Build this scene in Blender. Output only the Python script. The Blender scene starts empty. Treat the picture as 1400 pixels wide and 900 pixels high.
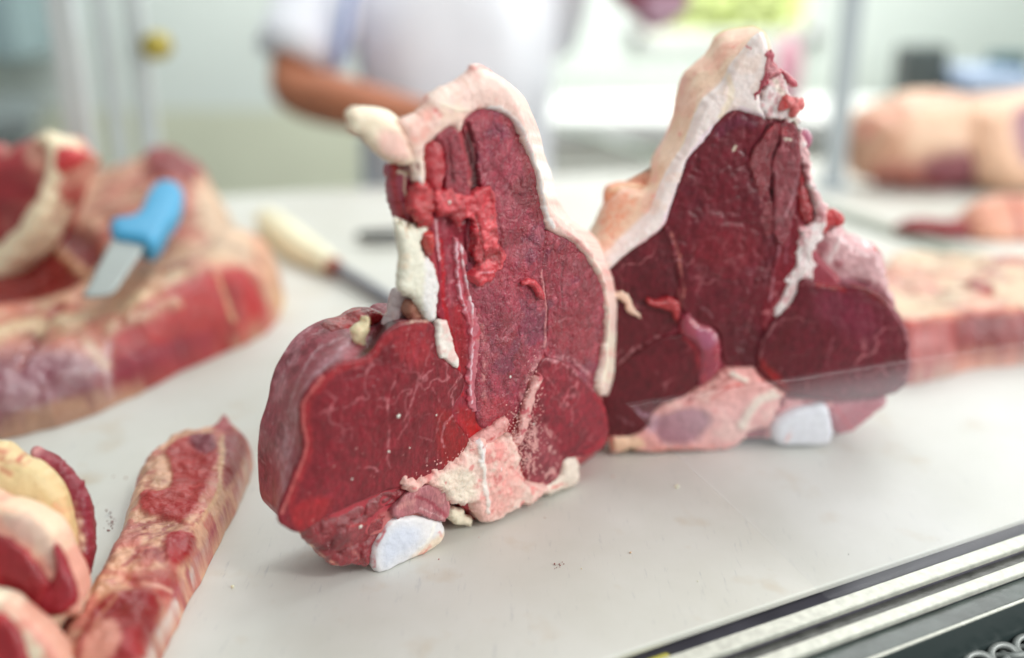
import bpy, math, random
import numpy as np
random.seed(3); np.random.seed(3)
sc = bpy.context.scene
# ------------------------------------------------------------------ camera, world, lights
CAMH, PITCH = 0.36, math.radians(20)
FPX = 1400 * 35 / 36.0
FW = np.array([0, math.cos(PITCH), -math.sin(PITCH)]); RT = np.array([1.0, 0, 0]); UP = np.array([0, math.sin(PITCH), math.cos(PITCH)])
CC = np.array([0, 0, CAMH])
cam = bpy.data.objects.new('camera', bpy.data.cameras.new('camera')); sc.collection.objects.link(cam); sc.camera = cam
cam.location = CC; cam.rotation_euler = (math.pi / 2 - PITCH, 0, 0)
cam.data.lens = 35; cam.data.sensor_width = 36; cam.data.clip_start = 0.02; cam.data.clip_end = 100
cam.data.dof.use_dof = True; cam.data.dof.focus_distance = 0.640; cam.data.dof.aperture_fstop = 1.45
w = bpy.data.worlds.new('World'); sc.world = w; w.use_nodes = True
w.node_tree.nodes['Background'].inputs[0].default_value = (0.93, 1.0, 0.97, 1); w.node_tree.nodes['Background'].inputs[1].default_value = 0.50
sc.view_settings.view_transform = 'Standard'; sc.view_settings.look = 'None'; sc.view_settings.exposure = 0.0; sc.view_settings.gamma = 1
sc.cycles.use_denoising = True
sc.cycles.max_bounces = 8; sc.cycles.transparent_max_bounces = 12; sc.cycles.caustics_reflective = False; sc.cycles.caustics_refractive = False

def area(name, loc, target, sx, sy, power, col=(1, 1, 1)):
    l = bpy.data.lights.new(name, 'AREA'); l.shape = 'RECTANGLE'; l.size = sx; l.size_y = sy; l.energy = power; l.color = col
    o = bpy.data.objects.new(name, l); sc.collection.objects.link(o); o.location = loc
    from mathutils import Vector
    o.rotation_euler = (Vector(target) - Vector(loc)).to_track_quat('-Z', 'Y').to_euler(); return o
area('glint_light_right', (2.1, 0.05, 0.85), (0, 0.65, 0.12), 1.5, 1.0, 33, (1.0, 0.99, 0.97))  # added area light with no window behind it, gives the meat wet glints
area('window_light_back', (1.5, 2.2, 1.7), (0.1, 0.7, 0.1), 1.4, 0.9, 20, (1.0, 1.0, 0.98))
area('sparkle_light', (0.75, -0.35, 1.25), (0.05, 0.65, 0.12), 0.22, 0.22, 7, (1.0, 0.98, 0.95))  # small strong light added for sparkle on the wrinkled muscle, no fitting there
area('ceiling_lamp', (0.5, 1.2, 2.2), (0.3, 0.9, 0), 1.6, 0.5, 15, (0.97, 1.0, 1.0))
area('wall_fill_light', (0.2, 2.2, 1.9), (0.1, 3.2, 0.2), 2.8, 0.5, 38, (1.0, 1.0, 0.98))  # added fill light that brightens the far wall
area('daylight_outside', (0.9, 4.0, 2.4), (0.7, 5.0, -.2), 2.0, 1.2, 260, (1.0, 1.0, 0.96))

# ------------------------------------------------------------------ helpers
def ray(x, y):
    d = FW * FPX + RT * (x - 700.0) - UP * (y - 450.0); return d / np.linalg.norm(d)
def onz(x, y, z=0.0):
    d = ray(x, y); return CC + d * ((z - CAMH) / d[2])
def ony(x, y, Y):
    d = ray(x, y); return CC + d * (Y / d[1])
def project(P):
    q = P - CC; dz = q @ FW; return np.stack([700 + FPX * (q @ RT) / dz, 450 - FPX * (q @ UP) / dz], 1)
def s2l(c):
    c = np.array(c, float) / 255.0
    return np.where(c < .04045, c / 12.92, ((c + .055) / 1.055) ** 2.4)
def A(r, g, b, k=0.80, sub=0.0):
    c = s2l((r, g, b)) / k; l = c.mean()
    if r > 185 and b > 90: c = np.clip(l + (c - l) * (1.08 if b > 150 else 1.02), .01, .88) * np.array([.97, .93, .925])
    elif g < 90 and r > g * 1.6: c = c * np.array([.94, .62, .74])
    return np.clip(c, 0.002, 0.88)
def _h(ix, iy, iz, s):
    n = (ix.astype(np.int64) * 374761393 + iy.astype(np.int64) * 668265263 + iz.astype(np.int64) * 2147483647 + s * 974711) & 0xffffffff
    n = ((n ^ (n >> 13)) * 1274126177) & 0xffffffff
    n = ((n ^ (n >> 16)) * 2246822519) & 0xffffffff
    return ((n ^ (n >> 15)) & 0xffff) / 65535.0
def vnoise(P, scale, seed=0):
    Q = P * scale + 1000.0
    i = np.floor(Q).astype(np.int64); f = Q - i; f = f * f * (3 - 2 * f)
    r = 0
    for dx in (0, 1):
        for dy in (0, 1):
            for dz in (0, 1):
                wgt = (f[:, 0] if dx else 1 - f[:, 0]) * (f[:, 1] if dy else 1 - f[:, 1]) * (f[:, 2] if dz else 1 - f[:, 2])
                r = r + wgt * _h(i[:, 0] + dx, i[:, 1] + dy, i[:, 2] + dz, seed)
    return r * 2 - 1
def fbm(P, scale, seed=0, oct=3):
    r = 0; a = 1; t = 0
    for k in range(oct):
        r = r + a * vnoise(P, scale * 2.03 ** k, seed + k * 17); t += a; a *= .5
    return r / t
def sstep(x, a, b):
    t = np.clip((x - a) / (b - a), 0, 1); return t * t * (3 - 2 * t)
def smooth(P, closed=True, sub=6):
    P = np.asarray(P, float); n = len(P); out = []
    for i in range(n if closed else n - 1):
        if closed: p0, p1, p2, p3 = P[(i - 1) % n], P[i], P[(i + 1) % n], P[(i + 2) % n]
        else: p0, p1, p2, p3 = P[max(i - 1, 0)], P[i], P[i + 1], P[min(i + 2, n - 1)]
        for k in range(sub):
            t = k / sub
            out.append(.5 * ((2 * p1) + (-p0 + p2) * t + (2 * p0 - 5 * p1 + 4 * p2 - p3) * t * t + (-p0 + 3 * p1 - 3 * p2 + p3) * t ** 3))
    if not closed: out.append(P[-1])
    return np.array(out)
def segdist(Q, S, E, chunk=20000):
    """nearest distance, segment index and parameter from points Q to segments S->E"""
    D = E - S; L = np.maximum((D * D).sum(1), 1e-18)
    dd = np.empty(len(Q)); ii = np.empty(len(Q), int); tt = np.empty(len(Q))
    for a in range(0, len(Q), chunk):
        q = Q[a:a + chunk]
        t = np.clip(((q[:, None, 0] - S[None, :, 0]) * D[None, :, 0] + (q[:, None, 1] - S[None, :, 1]) * D[None, :, 1]) / L, 0, 1)
        ex = q[:, None, 0] - S[None, :, 0] - t * D[None, :, 0]; ey = q[:, None, 1] - S[None, :, 1] - t * D[None, :, 1]
        d = ex * ex + ey * ey; k = d.argmin(1); r = np.arange(len(q))
        dd[a:a + chunk] = np.sqrt(d[r, k]); ii[a:a + chunk] = k; tt[a:a + chunk] = t[r, k]
    return dd, ii, tt
def inside(Q, P):
    r = np.zeros(len(Q), bool); n = len(P)
    for i in range(n):
        a, b = P[i], P[(i + 1) % n]
        if a[1] == b[1]: continue
        c = ((a[1] > Q[:, 1]) != (b[1] > Q[:, 1])) & (Q[:, 0] < (b[0] - a[0]) * (Q[:, 1] - a[1]) / (b[1] - a[1]) + a[0])
        r ^= c
    return r

# ------------------------------------------------------------------ materials
def nn(nt, t, **kw):
    n = nt.nodes.new(t)
    for k, v in kw.items():
        if k in n.inputs: n.inputs[k].default_value = v
        else: setattr(n, k, v)
    return n
def flesh(name, rough=.34, spec=.5, sss=.12, rad=(1, .25, .2), coat=.25, b1=(350, .35), b2=(1200, .25), crack=0, var=.25, vs=160, fibre=0, streak=0, cr=.16):
    m = bpy.data.materials.new(name); m.use_nodes = True; nt = m.node_tree; L = nt.links.new; B = nt.nodes['Principled BSDF']
    at = nn(nt, 'ShaderNodeAttribute', attribute_name='Col'); tc = nn(nt, 'ShaderNodeTexCoord')
    no = nn(nt, 'ShaderNodeTexNoise', Scale=vs, Detail=6, Roughness=.65); L(tc.outputs['Object'], no.inputs['Vector'])
    mr = nn(nt, 'ShaderNodeMapRange'); mr.inputs[1].default_value = .3; mr.inputs[2].default_value = .7; mr.inputs[3].default_value = 1 - var; mr.inputs[4].default_value = 1 + var * .8
    L(no.outputs[0], mr.inputs[0])
    vm = nn(nt, 'ShaderNodeVectorMath', operation='SCALE'); L(at.outputs['Color'], vm.inputs[0]); L(mr.outputs[0], vm.inputs['Scale'])
    if streak:
        mp_ = nn(nt, 'ShaderNodeMapping'); mp_.inputs['Rotation'].default_value = (0, .5, 0); mp_.inputs['Scale'].default_value = (1, 1, .22); L(tc.outputs['Object'], mp_.inputs[0])
        ns = nn(nt, 'ShaderNodeTexNoise', Scale=520, Detail=5, Roughness=.7, Distortion=.3); L(mp_.outputs[0], ns.inputs['Vector'])
        cr_ = nn(nt, 'ShaderNodeValToRGB'); cr_.color_ramp.elements[0].position = .32; cr_.color_ramp.elements[0].color = (.62, .50, .55, 1); cr_.color_ramp.elements[1].position = .60; cr_.color_ramp.elements[1].color = (1, 1, 1, 1)
        e_ = cr_.color_ramp.elements.new(.74); e_.color = (1.25, 2.2, 2.1, 1); L(ns.outputs[0], cr_.inputs[0])
        mu = nn(nt, 'ShaderNodeVectorMath', operation='MULTIPLY'); L(vm.outputs[0], mu.inputs[0]); L(cr_.outputs[0], mu.inputs[1]); L(mu.outputs[0], B.inputs['Base Color'])
    else: L(vm.outputs[0], B.inputs['Base Color'])
    B.inputs['Specular IOR Level'].default_value = spec
    B.inputs['Subsurface Weight'].default_value = sss; B.inputs['Subsurface Radius'].default_value = rad; B.inputs['Subsurface Scale'].default_value = .004
    B.inputs['Coat Weight'].default_value = coat; B.inputs['Coat Roughness'].default_value = cr
    r2 = nn(nt, 'ShaderNodeTexNoise', Scale=60, Detail=4); L(tc.outputs['Object'], r2.inputs['Vector'])
    rr = nn(nt, 'ShaderNodeMapRange'); rr.inputs[1].default_value = .3; rr.inputs[2].default_value = .7; rr.inputs[3].default_value = rough - .1; rr.inputs[4].default_value = rough + .14
    L(r2.outputs[0], rr.inputs[0]); L(rr.outputs[0], B.inputs['Roughness'])
    prev = None
    for sc_, st in (b1, b2):
        t = nn(nt, 'ShaderNodeTexNoise', Scale=sc_, Detail=4, Roughness=.6)
        if fibre:
            mp = nn(nt, 'ShaderNodeMapping'); mp.inputs['Scale'].default_value = (1, 1, fibre); L(tc.outputs['Object'], mp.inputs[0]); L(mp.outputs[0], t.inputs['Vector'])
        else: L(tc.outputs['Object'], t.inputs['Vector'])
        b = nn(nt, 'ShaderNodeBump', Strength=st, Distance=.35 / sc_ * 1.6); L(t.outputs[0], b.inputs['Height'])
        if prev: L(prev.outputs[0], b.inputs['Normal'])
        prev = b
    if crack:
        wn = nn(nt, 'ShaderNodeTexNoise', Scale=90, Detail=3); L(tc.outputs['Object'], wn.inputs['Vector'])
        mx = nn(nt, 'ShaderNodeMix', data_type='VECTOR'); mx.inputs[0].default_value = .012
        ad = nn(nt, 'ShaderNodeVectorMath', operation='MULTIPLY_ADD'); L(wn.outputs['Color'], ad.inputs[0]); ad.inputs[1].default_value = (.012, .012, .012); L(tc.outputs['Object'], ad.inputs[2])
        for s_, k_ in ((230, .8), (620, .8)):
            v = nn(nt, 'ShaderNodeTexVoronoi', feature='DISTANCE_TO_EDGE', Scale=s_); L(ad.outputs[0], v.inputs['Vector'])
            cr = nn(nt, 'ShaderNodeMapRange'); cr.inputs[2].default_value = .16; L(v.outputs['Distance'], cr.inputs[0])
            b = nn(nt, 'ShaderNodeBump', Strength=crack * k_, Distance=.0009 if s_ < 300 else .0005); L(cr.outputs[0], b.inputs['Height']); L(prev.outputs[0], b.inputs['Normal']); prev = b
    L(prev.outputs[0], B.inputs['Normal']); L(prev.outputs[0], B.inputs['Coat Normal'])
    return m
M = {}
M['meat'] = flesh('smooth_meat', rough=.40, spec=.35, coat=.28, cr=.12, b1=(200, .3), b2=(900, .3), streak=1)
M['wrinkled'] = flesh('wrinkled_wet_meat', rough=.34, spec=.4, coat=.75, cr=.09, b1=(260, .6), b2=(900, .5), crack=.55, streak=1)
b_ = M['wrinkled'].node_tree.nodes['Principled BSDF']; b_.inputs['Sheen Weight'].default_value = .15; b_.inputs['Sheen Roughness'].default_value = .35; b_.inputs['Sheen Tint'].default_value = (.95, .85, 1, 1)
M['fat'] = flesh('fat', rough=.46, coat=.06, sss=.25, rad=(1, .6, .45), b1=(180, .35), b2=(900, .3), var=.07)
M['crumbly'] = flesh('crumbly_fat', rough=.5, coat=.05, sss=.15, rad=(1, .6, .45), b1=(420, .8), b2=(1500, .5), var=.14)
M['skin_sheet'] = flesh('silverskin', rough=.3, coat=.8, cr=.1, b1=(120, .3), b2=(500, .15), var=.15)
M['ragged'] = flesh('ragged_wet_meat', rough=.26, coat=.8, sss=.2, cr=.07, b1=(250, .8), b2=(900, .6), var=.3, vs=260)
M['bone'] = flesh('bone', rough=.34, coat=.25, sss=.3, rad=(.8, .8, .9), b1=(140, .25), b2=(900, .2), var=.08)
M['far'] = flesh('soft_meat', rough=.38, coat=.2, sss=.05, b1=(90, .4), b2=(300, .3), var=.2, vs=60)

def plain(name, col, rough=.5, metal=0, bump=0, bs=40, var=.06, vs=20, spec=.5, coat=0):
    m = bpy.data.materials.new(name); m.use_nodes = True; nt = m.node_tree; L = nt.links.new; B = nt.nodes['Principled BSDF']
    tc = nn(nt, 'ShaderNodeTexCoord'); no = nn(nt, 'ShaderNodeTexNoise', Scale=vs, Detail=5); L(tc.outputs['Object'], no.inputs['Vector'])
    mr = nn(nt, 'ShaderNodeMapRange'); mr.inputs[1].default_value = .3; mr.inputs[2].default_value = .7; mr.inputs[3].default_value = 1 - var; mr.inputs[4].default_value = 1 + var; L(no.outputs[0], mr.inputs[0])
    vm = nn(nt, 'ShaderNodeVectorMath', operation='SCALE'); vm.inputs[0].default_value = tuple(col); L(mr.outputs[0], vm.inputs['Scale']); L(vm.outputs[0], B.inputs['Base Color'])
    B.inputs['Roughness'].default_value = rough; B.inputs['Metallic'].default_value = metal; B.inputs['Specular IOR Level'].default_value = spec; B.inputs['Coat Weight'].default_value = coat
    if bump:
        n2 = nn(nt, 'ShaderNodeTexNoise', Scale=bs, Detail=5); L(tc.outputs['Object'], n2.inputs['Vector'])
        b = nn(nt, 'ShaderNodeBump', Strength=bump, Distance=.002); L(n2.outputs[0], b.inputs['Height']); L(b.outputs[0], B.inputs['Normal'])
    return m

# ------------------------------------------------------------------ object helpers
def link(o, parent=None):
    sc.collection.objects.link(o)
    if parent is not None: o.parent = parent
    return o
def tag(o, label, cat, group=None, kind=None):
    if label: o['label'] = label
    if cat: o['category'] = cat
    if group: o['group'] = group
    if kind: o['kind'] = kind
    return o
def thing(name, loc, label, cat, group=None):
    o = bpy.data.objects.new(name, None); o.empty_display_size = .02; o.location = tuple(float(v) for v in loc); link(o); return tag(o, label, cat, group)
def mesh_np(name, V, quads, mat, parent=None, tris=None, col=None, smooth_=True):
    off = np.array(parent.location) if parent is not None and parent.type == 'EMPTY' else np.zeros(3)
    if parent is not None and parent.type != 'EMPTY' and parent.parent is not None: off = np.array(parent.parent.location)
    me = bpy.data.meshes.new(name); V = V - off
    nq = len(quads); nt_ = 0 if tris is None else len(tris)
    me.vertices.add(len(V)); me.vertices.foreach_set('co', V.astype(np.float32).ravel())
    idx = np.asarray(quads, np.int32).ravel()
    if nt_: idx = np.concatenate([idx, np.asarray(tris, np.int32).ravel()])
    me.loops.add(len(idx)); me.loops.foreach_set('vertex_index', idx)
    me.polygons.add(nq + nt_)
    st = np.concatenate([np.arange(nq) * 4, nq * 4 + np.arange(nt_) * 3]).astype(np.int32); me.polygons.foreach_set('loop_start', st)
    me.polygons.foreach_set('use_smooth', np.full(nq + nt_, smooth_))
    if col is not None:
        at = me.color_attributes.new('Col', 'FLOAT_COLOR', 'POINT')
        at.data.foreach_set('color', np.concatenate([col, np.ones((len(col), 1))], 1).astype(np.float32).ravel())
    me.update(calc_edges=True); me.validate()
    me.materials.append(mat); o = bpy.data.objects.new(name, me); link(o, parent); return o

class Plane:
    """an upright (or tilted) cutting plane: origin, yaw of its u axis, tilt back"""
    def __init__(s, o, yaw, tilt=0):
        s.o = np.array(o, float); y = math.radians(yaw); t = math.radians(tilt)
        s.u = np.array([math.cos(y), math.sin(y), 0]); n0 = np.array([math.sin(y), -math.cos(y), 0]); z = np.array([0, 0, 1.0])
        s.n = n0 * math.cos(t) + z * math.sin(t); s.v = z * math.cos(t) - n0 * math.sin(t)
    def px(s, P, w=0.0):
        out = []
        for p in P:
            d = ray(p[0], p[1]); q = s.o + s.n * w
            t = ((q - CC) @ s.n) / (d @ s.n); X = CC + d * t - s.o; out.append((X @ s.u, X @ s.v))
        return np.array(out)
    def world(s, uv, w): return s.o + uv[:, :1] * s.u + uv[:, 1:2] * s.v + np.asarray(w)[:, None] * s.n

def do_paint(W, col, paint, hgt=None, seed=0):
    px = None
    for it in paint:
        if px is None:
            px = project(W); px = px + np.stack([fbm(W, 130, 31 + seed), fbm(W, 130, 77 + seed)], 1) * 3.0 + np.stack([fbm(W, 500, 33 + seed, 2), fbm(W, 500, 79 + seed, 2)], 1) * 1.6
        k = it[0]
        if k == 's':      # stroke: pts, width, colour, strength, [height]
            P = smooth(it[1], False, 4); d, _, _ = segdist(px, P[:-1], P[1:])
            m = (1 - sstep(d, it[2] * .35, it[2])) * it[4]
            if len(it) > 6: m = m * np.clip(.5 + it[6] * fbm(W, 300, 5 + seed), 0, 1)
        elif k == 'p':    # patch: polygon, softness, colour, strength
            P = smooth(it[1], True, 4); d, _, _ = segdist(px, P, np.roll(P, -1, 0)); ins = inside(px, P)
            sd = np.where(ins, d, -d); m = sstep(sd, -it[2], it[2]) * it[4]
            if len(it) > 6: m = m * np.clip(.5 + it[6] * fbm(W, 260, 5 + seed), 0, 1)
        elif k == 'n':    # mottling: scale, threshold, colour, strength
            m = sstep(fbm(W, it[1], 9 + seed + int(it[1])), it[2], it[2] + .25) * it[4]
        elif k == 'v':    # fine marbling: scale, width, colour, strength
            f = fbm(W, it[1], 40 + seed, 3); m = (1 - sstep(np.abs(f), it[2] * .3, it[2])) * np.clip(fbm(W, it[1] * .6, 60 + seed, 2) * 2.2 + .15, 0, 1) * it[4]
        elif k == 'd':    # specks: scale, threshold, colour, strength, polygon
            m = sstep(vnoise(W, it[1], 3 + seed), it[2], it[2] + .12) * it[4]
            if len(it) > 5 and it[5] is not None:
                P = smooth(it[5], True, 4); d, _, _ = segdist(px, P, np.roll(P, -1, 0)); ins = inside(px, P); m = m * sstep(np.where(ins, d, -d), -8, 8)
        col[:] = col * (1 - m[:, None]) + np.asarray(it[3])[None] * m[:, None]
        if hgt is not None and k in 'sp' and len(it) > 5 and it[5]: hgt += m * it[5]

def cut(name, pl, poly, mat, parent, color, w=0.0, depth=.05, rnd=.003, dome=0.0, dl=.02, bulge=0.0, shift=(0, 0), back=None, res=.0008,
        rag=.0004, wr=0, wrs=120, wr2=0, paint=(), side=None, sidepaint=(), seed=0, floor=True, ridge=0, rs=90):
    """one solid piece of a cut: outline on the cutting plane at w, rounded front, loft back by depth (to `back` outline if given)"""
    P0 = smooth(pl.px(poly, w)); n = len(P0)
    if back == 'same':      # tapering so that the far outline stays just inside the near one seen from the front
        c_ = np.mean(poly, 0); back = [tuple((np.array(q) - c_) * .985 + c_) for q in poly]
    P1 = smooth(pl.px(back, w - depth)) if back is not None else None
    P0s = P0.copy(); grow = 0
    if mat.name in ('smooth_meat', 'wrinkled_wet_meat'):
        rnd = min(rnd * .35, .0014); dome *= .7; grow = .0011
        paint = list(paint[:1]) + [('v', 55, .05, VEIN, .45), ('n', 220, .15, np.asarray(color) * .72, .5), ('n', 420, .2, np.asarray(color) * np.array([1.25, 1.5, 1.5]), .4)] + list(paint[1:])
    if grow:
        a2 = (P0[:, 0] * np.roll(P0[:, 1], -1) - np.roll(P0[:, 0], -1) * P0[:, 1]).sum(); T_ = np.roll(P0, -1, 0) - np.roll(P0, 1, 0)
        N_ = np.stack([T_[:, 1], -T_[:, 0]], 1) * (1 if a2 > 0 else -1); P0 = P0 + grow * N_ / np.maximum(np.linalg.norm(N_, axis=1), 1e-9)[:, None]; P0s = P0.copy()
    if rag:
        Q = np.concatenate([P0, np.zeros((n, 1))], 1)
        P0 = P0 + rag * 2 * np.stack([fbm(Q, 220, 1 + seed, 3), fbm(Q, 220, 51 + seed, 3)], 1) + rag * np.stack([vnoise(Q, 700, 1 + seed), vnoise(Q, 700, 51 + seed)], 1)
    lo = P0.min(0) - res; hi = P0.max(0) + res
    nx = int((hi[0] - lo[0]) / res) + 2; ny = int((hi[1] - lo[1]) / res) + 2
    gx = lo[0] + np.arange(nx) * res; gy = lo[1] + np.arange(ny) * res
    CX, CY = np.meshgrid(gx[:-1] + res / 2, gy[:-1] + res / 2, indexing='ij')
    ins = inside(np.stack([CX.ravel(), CY.ravel()], 1), P0).reshape(nx - 1, ny - 1)
    I, J = np.nonzero(ins); vid = lambda i, j: i * ny + j
    Qd = np.stack([vid(I, J), vid(I + 1, J), vid(I + 1, J + 1), vid(I, J + 1)], 1)
    used, inv = np.unique(Qd, return_inverse=True); Qd = inv.reshape(-1, 4)
    uv = np.stack([gx[used // ny], gy[used % ny]], 1); nv = len(uv)
    Ed = np.concatenate([Qd[:, [0, 1]], Qd[:, [1, 2]], Qd[:, [2, 3]], Qd[:, [3, 0]]])
    key = Ed[:, 0].astype(np.int64) * nv + Ed[:, 1]; rkey = Ed[:, 1].astype(np.int64) * nv + Ed[:, 0]
    Be = Ed[~np.isin(key, rkey)]; bv = np.unique(Be)
    d, si, st = segdist(uv, P0, np.roll(P0, -1, 0))
    E1 = np.roll(P0, -1, 0); uv[bv] = P0[si[bv]] * (1 - st[bv])[:, None] + E1[si[bv]] * st[bv][:, None]; d[bv] = 0
    F3 = np.concatenate([uv, np.zeros((nv, 1))], 1)
    wz = np.full(nv, float(w)); dd = np.minimum(d, rnd) if rnd > 0 else d * 0
    if rnd > 0: wz -= rnd - np.sqrt(np.maximum(rnd ** 2 - (rnd - dd) ** 2, 0))
    if dome: wz += dome * (1 - np.exp(-d / dl))
    em = sstep(d, 0, .004)
    if wr: wz += (wr * fbm(F3, wrs, 7 + seed, 4) + .0003 * fbm(F3, 330, 70 + seed, 2)) * em
    if wr2: wz += wr2 * fbm(F3, wrs * 4, 8 + seed, 3) * em
    if ridge: wz -= ridge * sstep(1 - np.abs(fbm(F3, rs, 21 + seed, 3)) * 5, 0, 1) * em
    Wf = pl.world(uv, wz)
    col = np.tile(np.asarray(color, float), (nv, 1)); hg = np.zeros(nv)
    do_paint(Wf, col, paint, hg, seed)
    wz = wz + hg; Wf = pl.world(uv, wz)
    # sides
    ps = P0s[si[bv]] * (1 - st[bv])[:, None] + np.roll(P0s, -1, 0)[si[bv]] * st[bv][:, None]
    nb = len(bv); K = max(4, int(depth / (res * 2.2))); K = min(K, 40)
    area2 = (P0[:, 0] * E1[:, 1] - E1[:, 0] * P0[:, 1]).sum(); T = np.roll(P0s, -1, 0) - np.roll(P0s, 1, 0)
    No = np.stack([T[:, 1], -T[:, 0]], 1) * (1 if area2 > 0 else -1); No /= np.maximum(np.linalg.norm(No, axis=1), 1e-9)[:, None]
    for _ in range(6): No = (np.roll(No, 1, 0) + 2 * No + np.roll(No, -1, 0)) / 4
    N = No[si[bv]] * (1 - st[bv])[:, None] + np.roll(No, -1, 0)[si[bv]] * st[bv][:, None]; N /= np.maximum(np.linalg.norm(N, axis=1), .3)[:, None]
    ub = uv[bv]
    if P1 is not None:
        R1 = np.roll(P1, -1, 0); u1 = P1[si[bv]] * (1 - st[bv])[:, None] + R1[si[bv]] * st[bv][:, None]
    else: u1 = ps + np.array(shift) - N * min(.004, depth * .1)
    rows = [Wf]; cols = [col]; tvals = []
    for k in range(1, K + 1):
        t = k / K; te = math.sin(t * math.pi / 2) if P1 is not None else t
        tr_ = min(1, t * depth / .006); us = ub * (1 - tr_) + ps * tr_
        p = us * (1 - te) + u1 * te + N * bulge * math.sin(math.pi * min(t * .5 + .0, 1) if P1 is not None else math.pi * t)
        W3 = pl.world(p, np.full(nb, w - rnd - (depth - rnd) * t))
        amp = max(wr, .0008) * min(1, t * depth / .006)
        Nd = N[:, :1] * pl.u + N[:, 1:2] * pl.v
        W3 = W3 + Nd * (fbm(W3, min(wrs, 80), 13 + seed, 4) * amp * 1.6 + fbm(W3, 28, 14 + seed, 2) * min(.003, depth * .08) * min(1, t * 2))[:, None]
        rows.append(W3); c = np.tile(np.asarray(color if side is None else side, float), (nb, 1))
        if side is not None: bl = sstep(np.full(nb, t), 0, .1); c = col[bv] * (1 - bl)[:, None] + c * bl[:, None]
        else: c = col[bv].copy()
        do_paint(W3, c, sidepaint, None, seed); cols.append(c)
    ctr = rows[-1].mean(0)[None] ; rows.append(ctr); cols.append(cols[-1].mean(0)[None])
    V = np.concatenate(rows); Cc = np.concatenate(cols)
    if floor: V[:, 2] = np.maximum(V[:, 2], .0006)
    mp = np.full(nv, -1); mp[bv] = np.arange(nb)
    faces = [Qd]; a, b = mp[Be[:, 0]], mp[Be[:, 1]]
    for k in range(K):
        o0 = (lambda x: bv[x]) if k == 0 else (lambda x, k=k: nv + (k - 1) * nb + x)
        o1 = lambda x, k=k: nv + k * nb + x
        faces.append(np.stack([o0(b), o0(a), o1(a), o1(b)], 1))
    last = nv + (K - 1) * nb; tri = np.stack([last + b, last + a, np.full(len(a), len(V) - 1)], 1)
    fz = np.concatenate(faces)
    return mesh_np(name, V, fz, mat, parent, tri, np.clip(Cc, 0, 1))

def lump(name, foot, Hf, r, mat, parent, color, res=.0025, paint=(), wr=.002, wrs=40, seed=0, base=0.0, rag=.0015, sharp=.5, fine=0):
    """a piece lying on the counter: footprint (x px, y px, z of that point) and a rounded height field"""
    P0 = smooth(np.array([onz(*p)[:2] for p in foot])); Q = np.concatenate([P0, np.zeros((len(P0), 1))], 1)
    P0 = P0 + rag * 2 * np.stack([fbm(Q, 70, 1 + seed), fbm(Q, 70, 51 + seed)], 1)
    lo = P0.min(0) - res; hi = P0.max(0) + res; nx = int((hi[0] - lo[0]) / res) + 2; ny = int((hi[1] - lo[1]) / res) + 2
    gx = lo[0] + np.arange(nx) * res; gy = lo[1] + np.arange(ny) * res
    CX, CY = np.meshgrid(gx[:-1] + res / 2, gy[:-1] + res / 2, indexing='ij')
    ins = inside(np.stack([CX.ravel(), CY.ravel()], 1), P0).reshape(nx - 1, ny - 1); I, J = np.nonzero(ins)
    Qd = np.stack([I * ny + J, (I + 1) * ny + J, (I + 1) * ny + J + 1, I * ny + J + 1], 1)
    used, inv = np.unique(Qd, return_inverse=True); Qd = inv.reshape(-1, 4); uv = np.stack([gx[used // ny], gy[used % ny]], 1); nv = len(uv)
    Ed = np.concatenate([Qd[:, [0, 1]], Qd[:, [1, 2]], Qd[:, [2, 3]], Qd[:, [3, 0]]]); key = Ed[:, 0].astype(np.int64) * nv + Ed[:, 1]; rk = Ed[:, 1].astype(np.int64) * nv + Ed[:, 0]
    Be = Ed[~np.isin(key, rk)]; bv = np.unique(Be); d, si, st = segdist(uv, P0, np.roll(P0, -1, 0)); E1 = np.roll(P0, -1, 0)
    uv[bv] = P0[si[bv]] * (1 - st[bv])[:, None] + E1[si[bv]] * st[bv][:, None]; d[bv] = 0
    F3 = np.concatenate([uv, np.zeros((nv, 1))], 1); q = np.clip(d / r, 0, 1)
    Hh = Hf(uv[:, 0], uv[:, 1]) if callable(Hf) else np.full(nv, float(Hf))
    z = base + Hh * (1 - (1 - q) ** 2) ** sharp + wr * fbm(F3, wrs, 3 + seed, 4) * sstep(d, 0, .008) + (fine * fbm(F3, wrs * 5, 4 + seed, 3) * sstep(d, 0, .008) if fine else 0)
    W = np.stack([uv[:, 0], uv[:, 1], z], 1); col = np.tile(np.asarray(color, float), (nv, 1)); hg = np.zeros(nv); do_paint(W, col, paint, hg, seed); W[:, 2] += hg; col = col * np.array([.80, .72, .71]); col = col * (1 + .3 * fbm(W, 35, 90 + seed, 3))[:, None]
    W[:, 2] = np.maximum(W[:, 2], base + .0005)
    nb = len(bv); Bt = W[bv].copy(); Bt[:, 2] = base + .0003; ctr = Bt.mean(0)[None]; V = np.concatenate([W, Bt, ctr]); cc = np.concatenate([col, col[bv], col[bv].mean(0)[None]])
    mp = np.full(nv, -1); mp[bv] = np.arange(nb); a, b = mp[Be[:, 0]], mp[Be[:, 1]]
    fz = np.concatenate([Qd, np.stack([Be[:, 1], Be[:, 0], nv + a, nv + b], 1)])
    return mesh_np(name, V, fz, mat, parent, np.stack([nv + b, nv + a, np.full(len(a), nv + nb)], 1), np.clip(cc, 0, 1))

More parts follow.
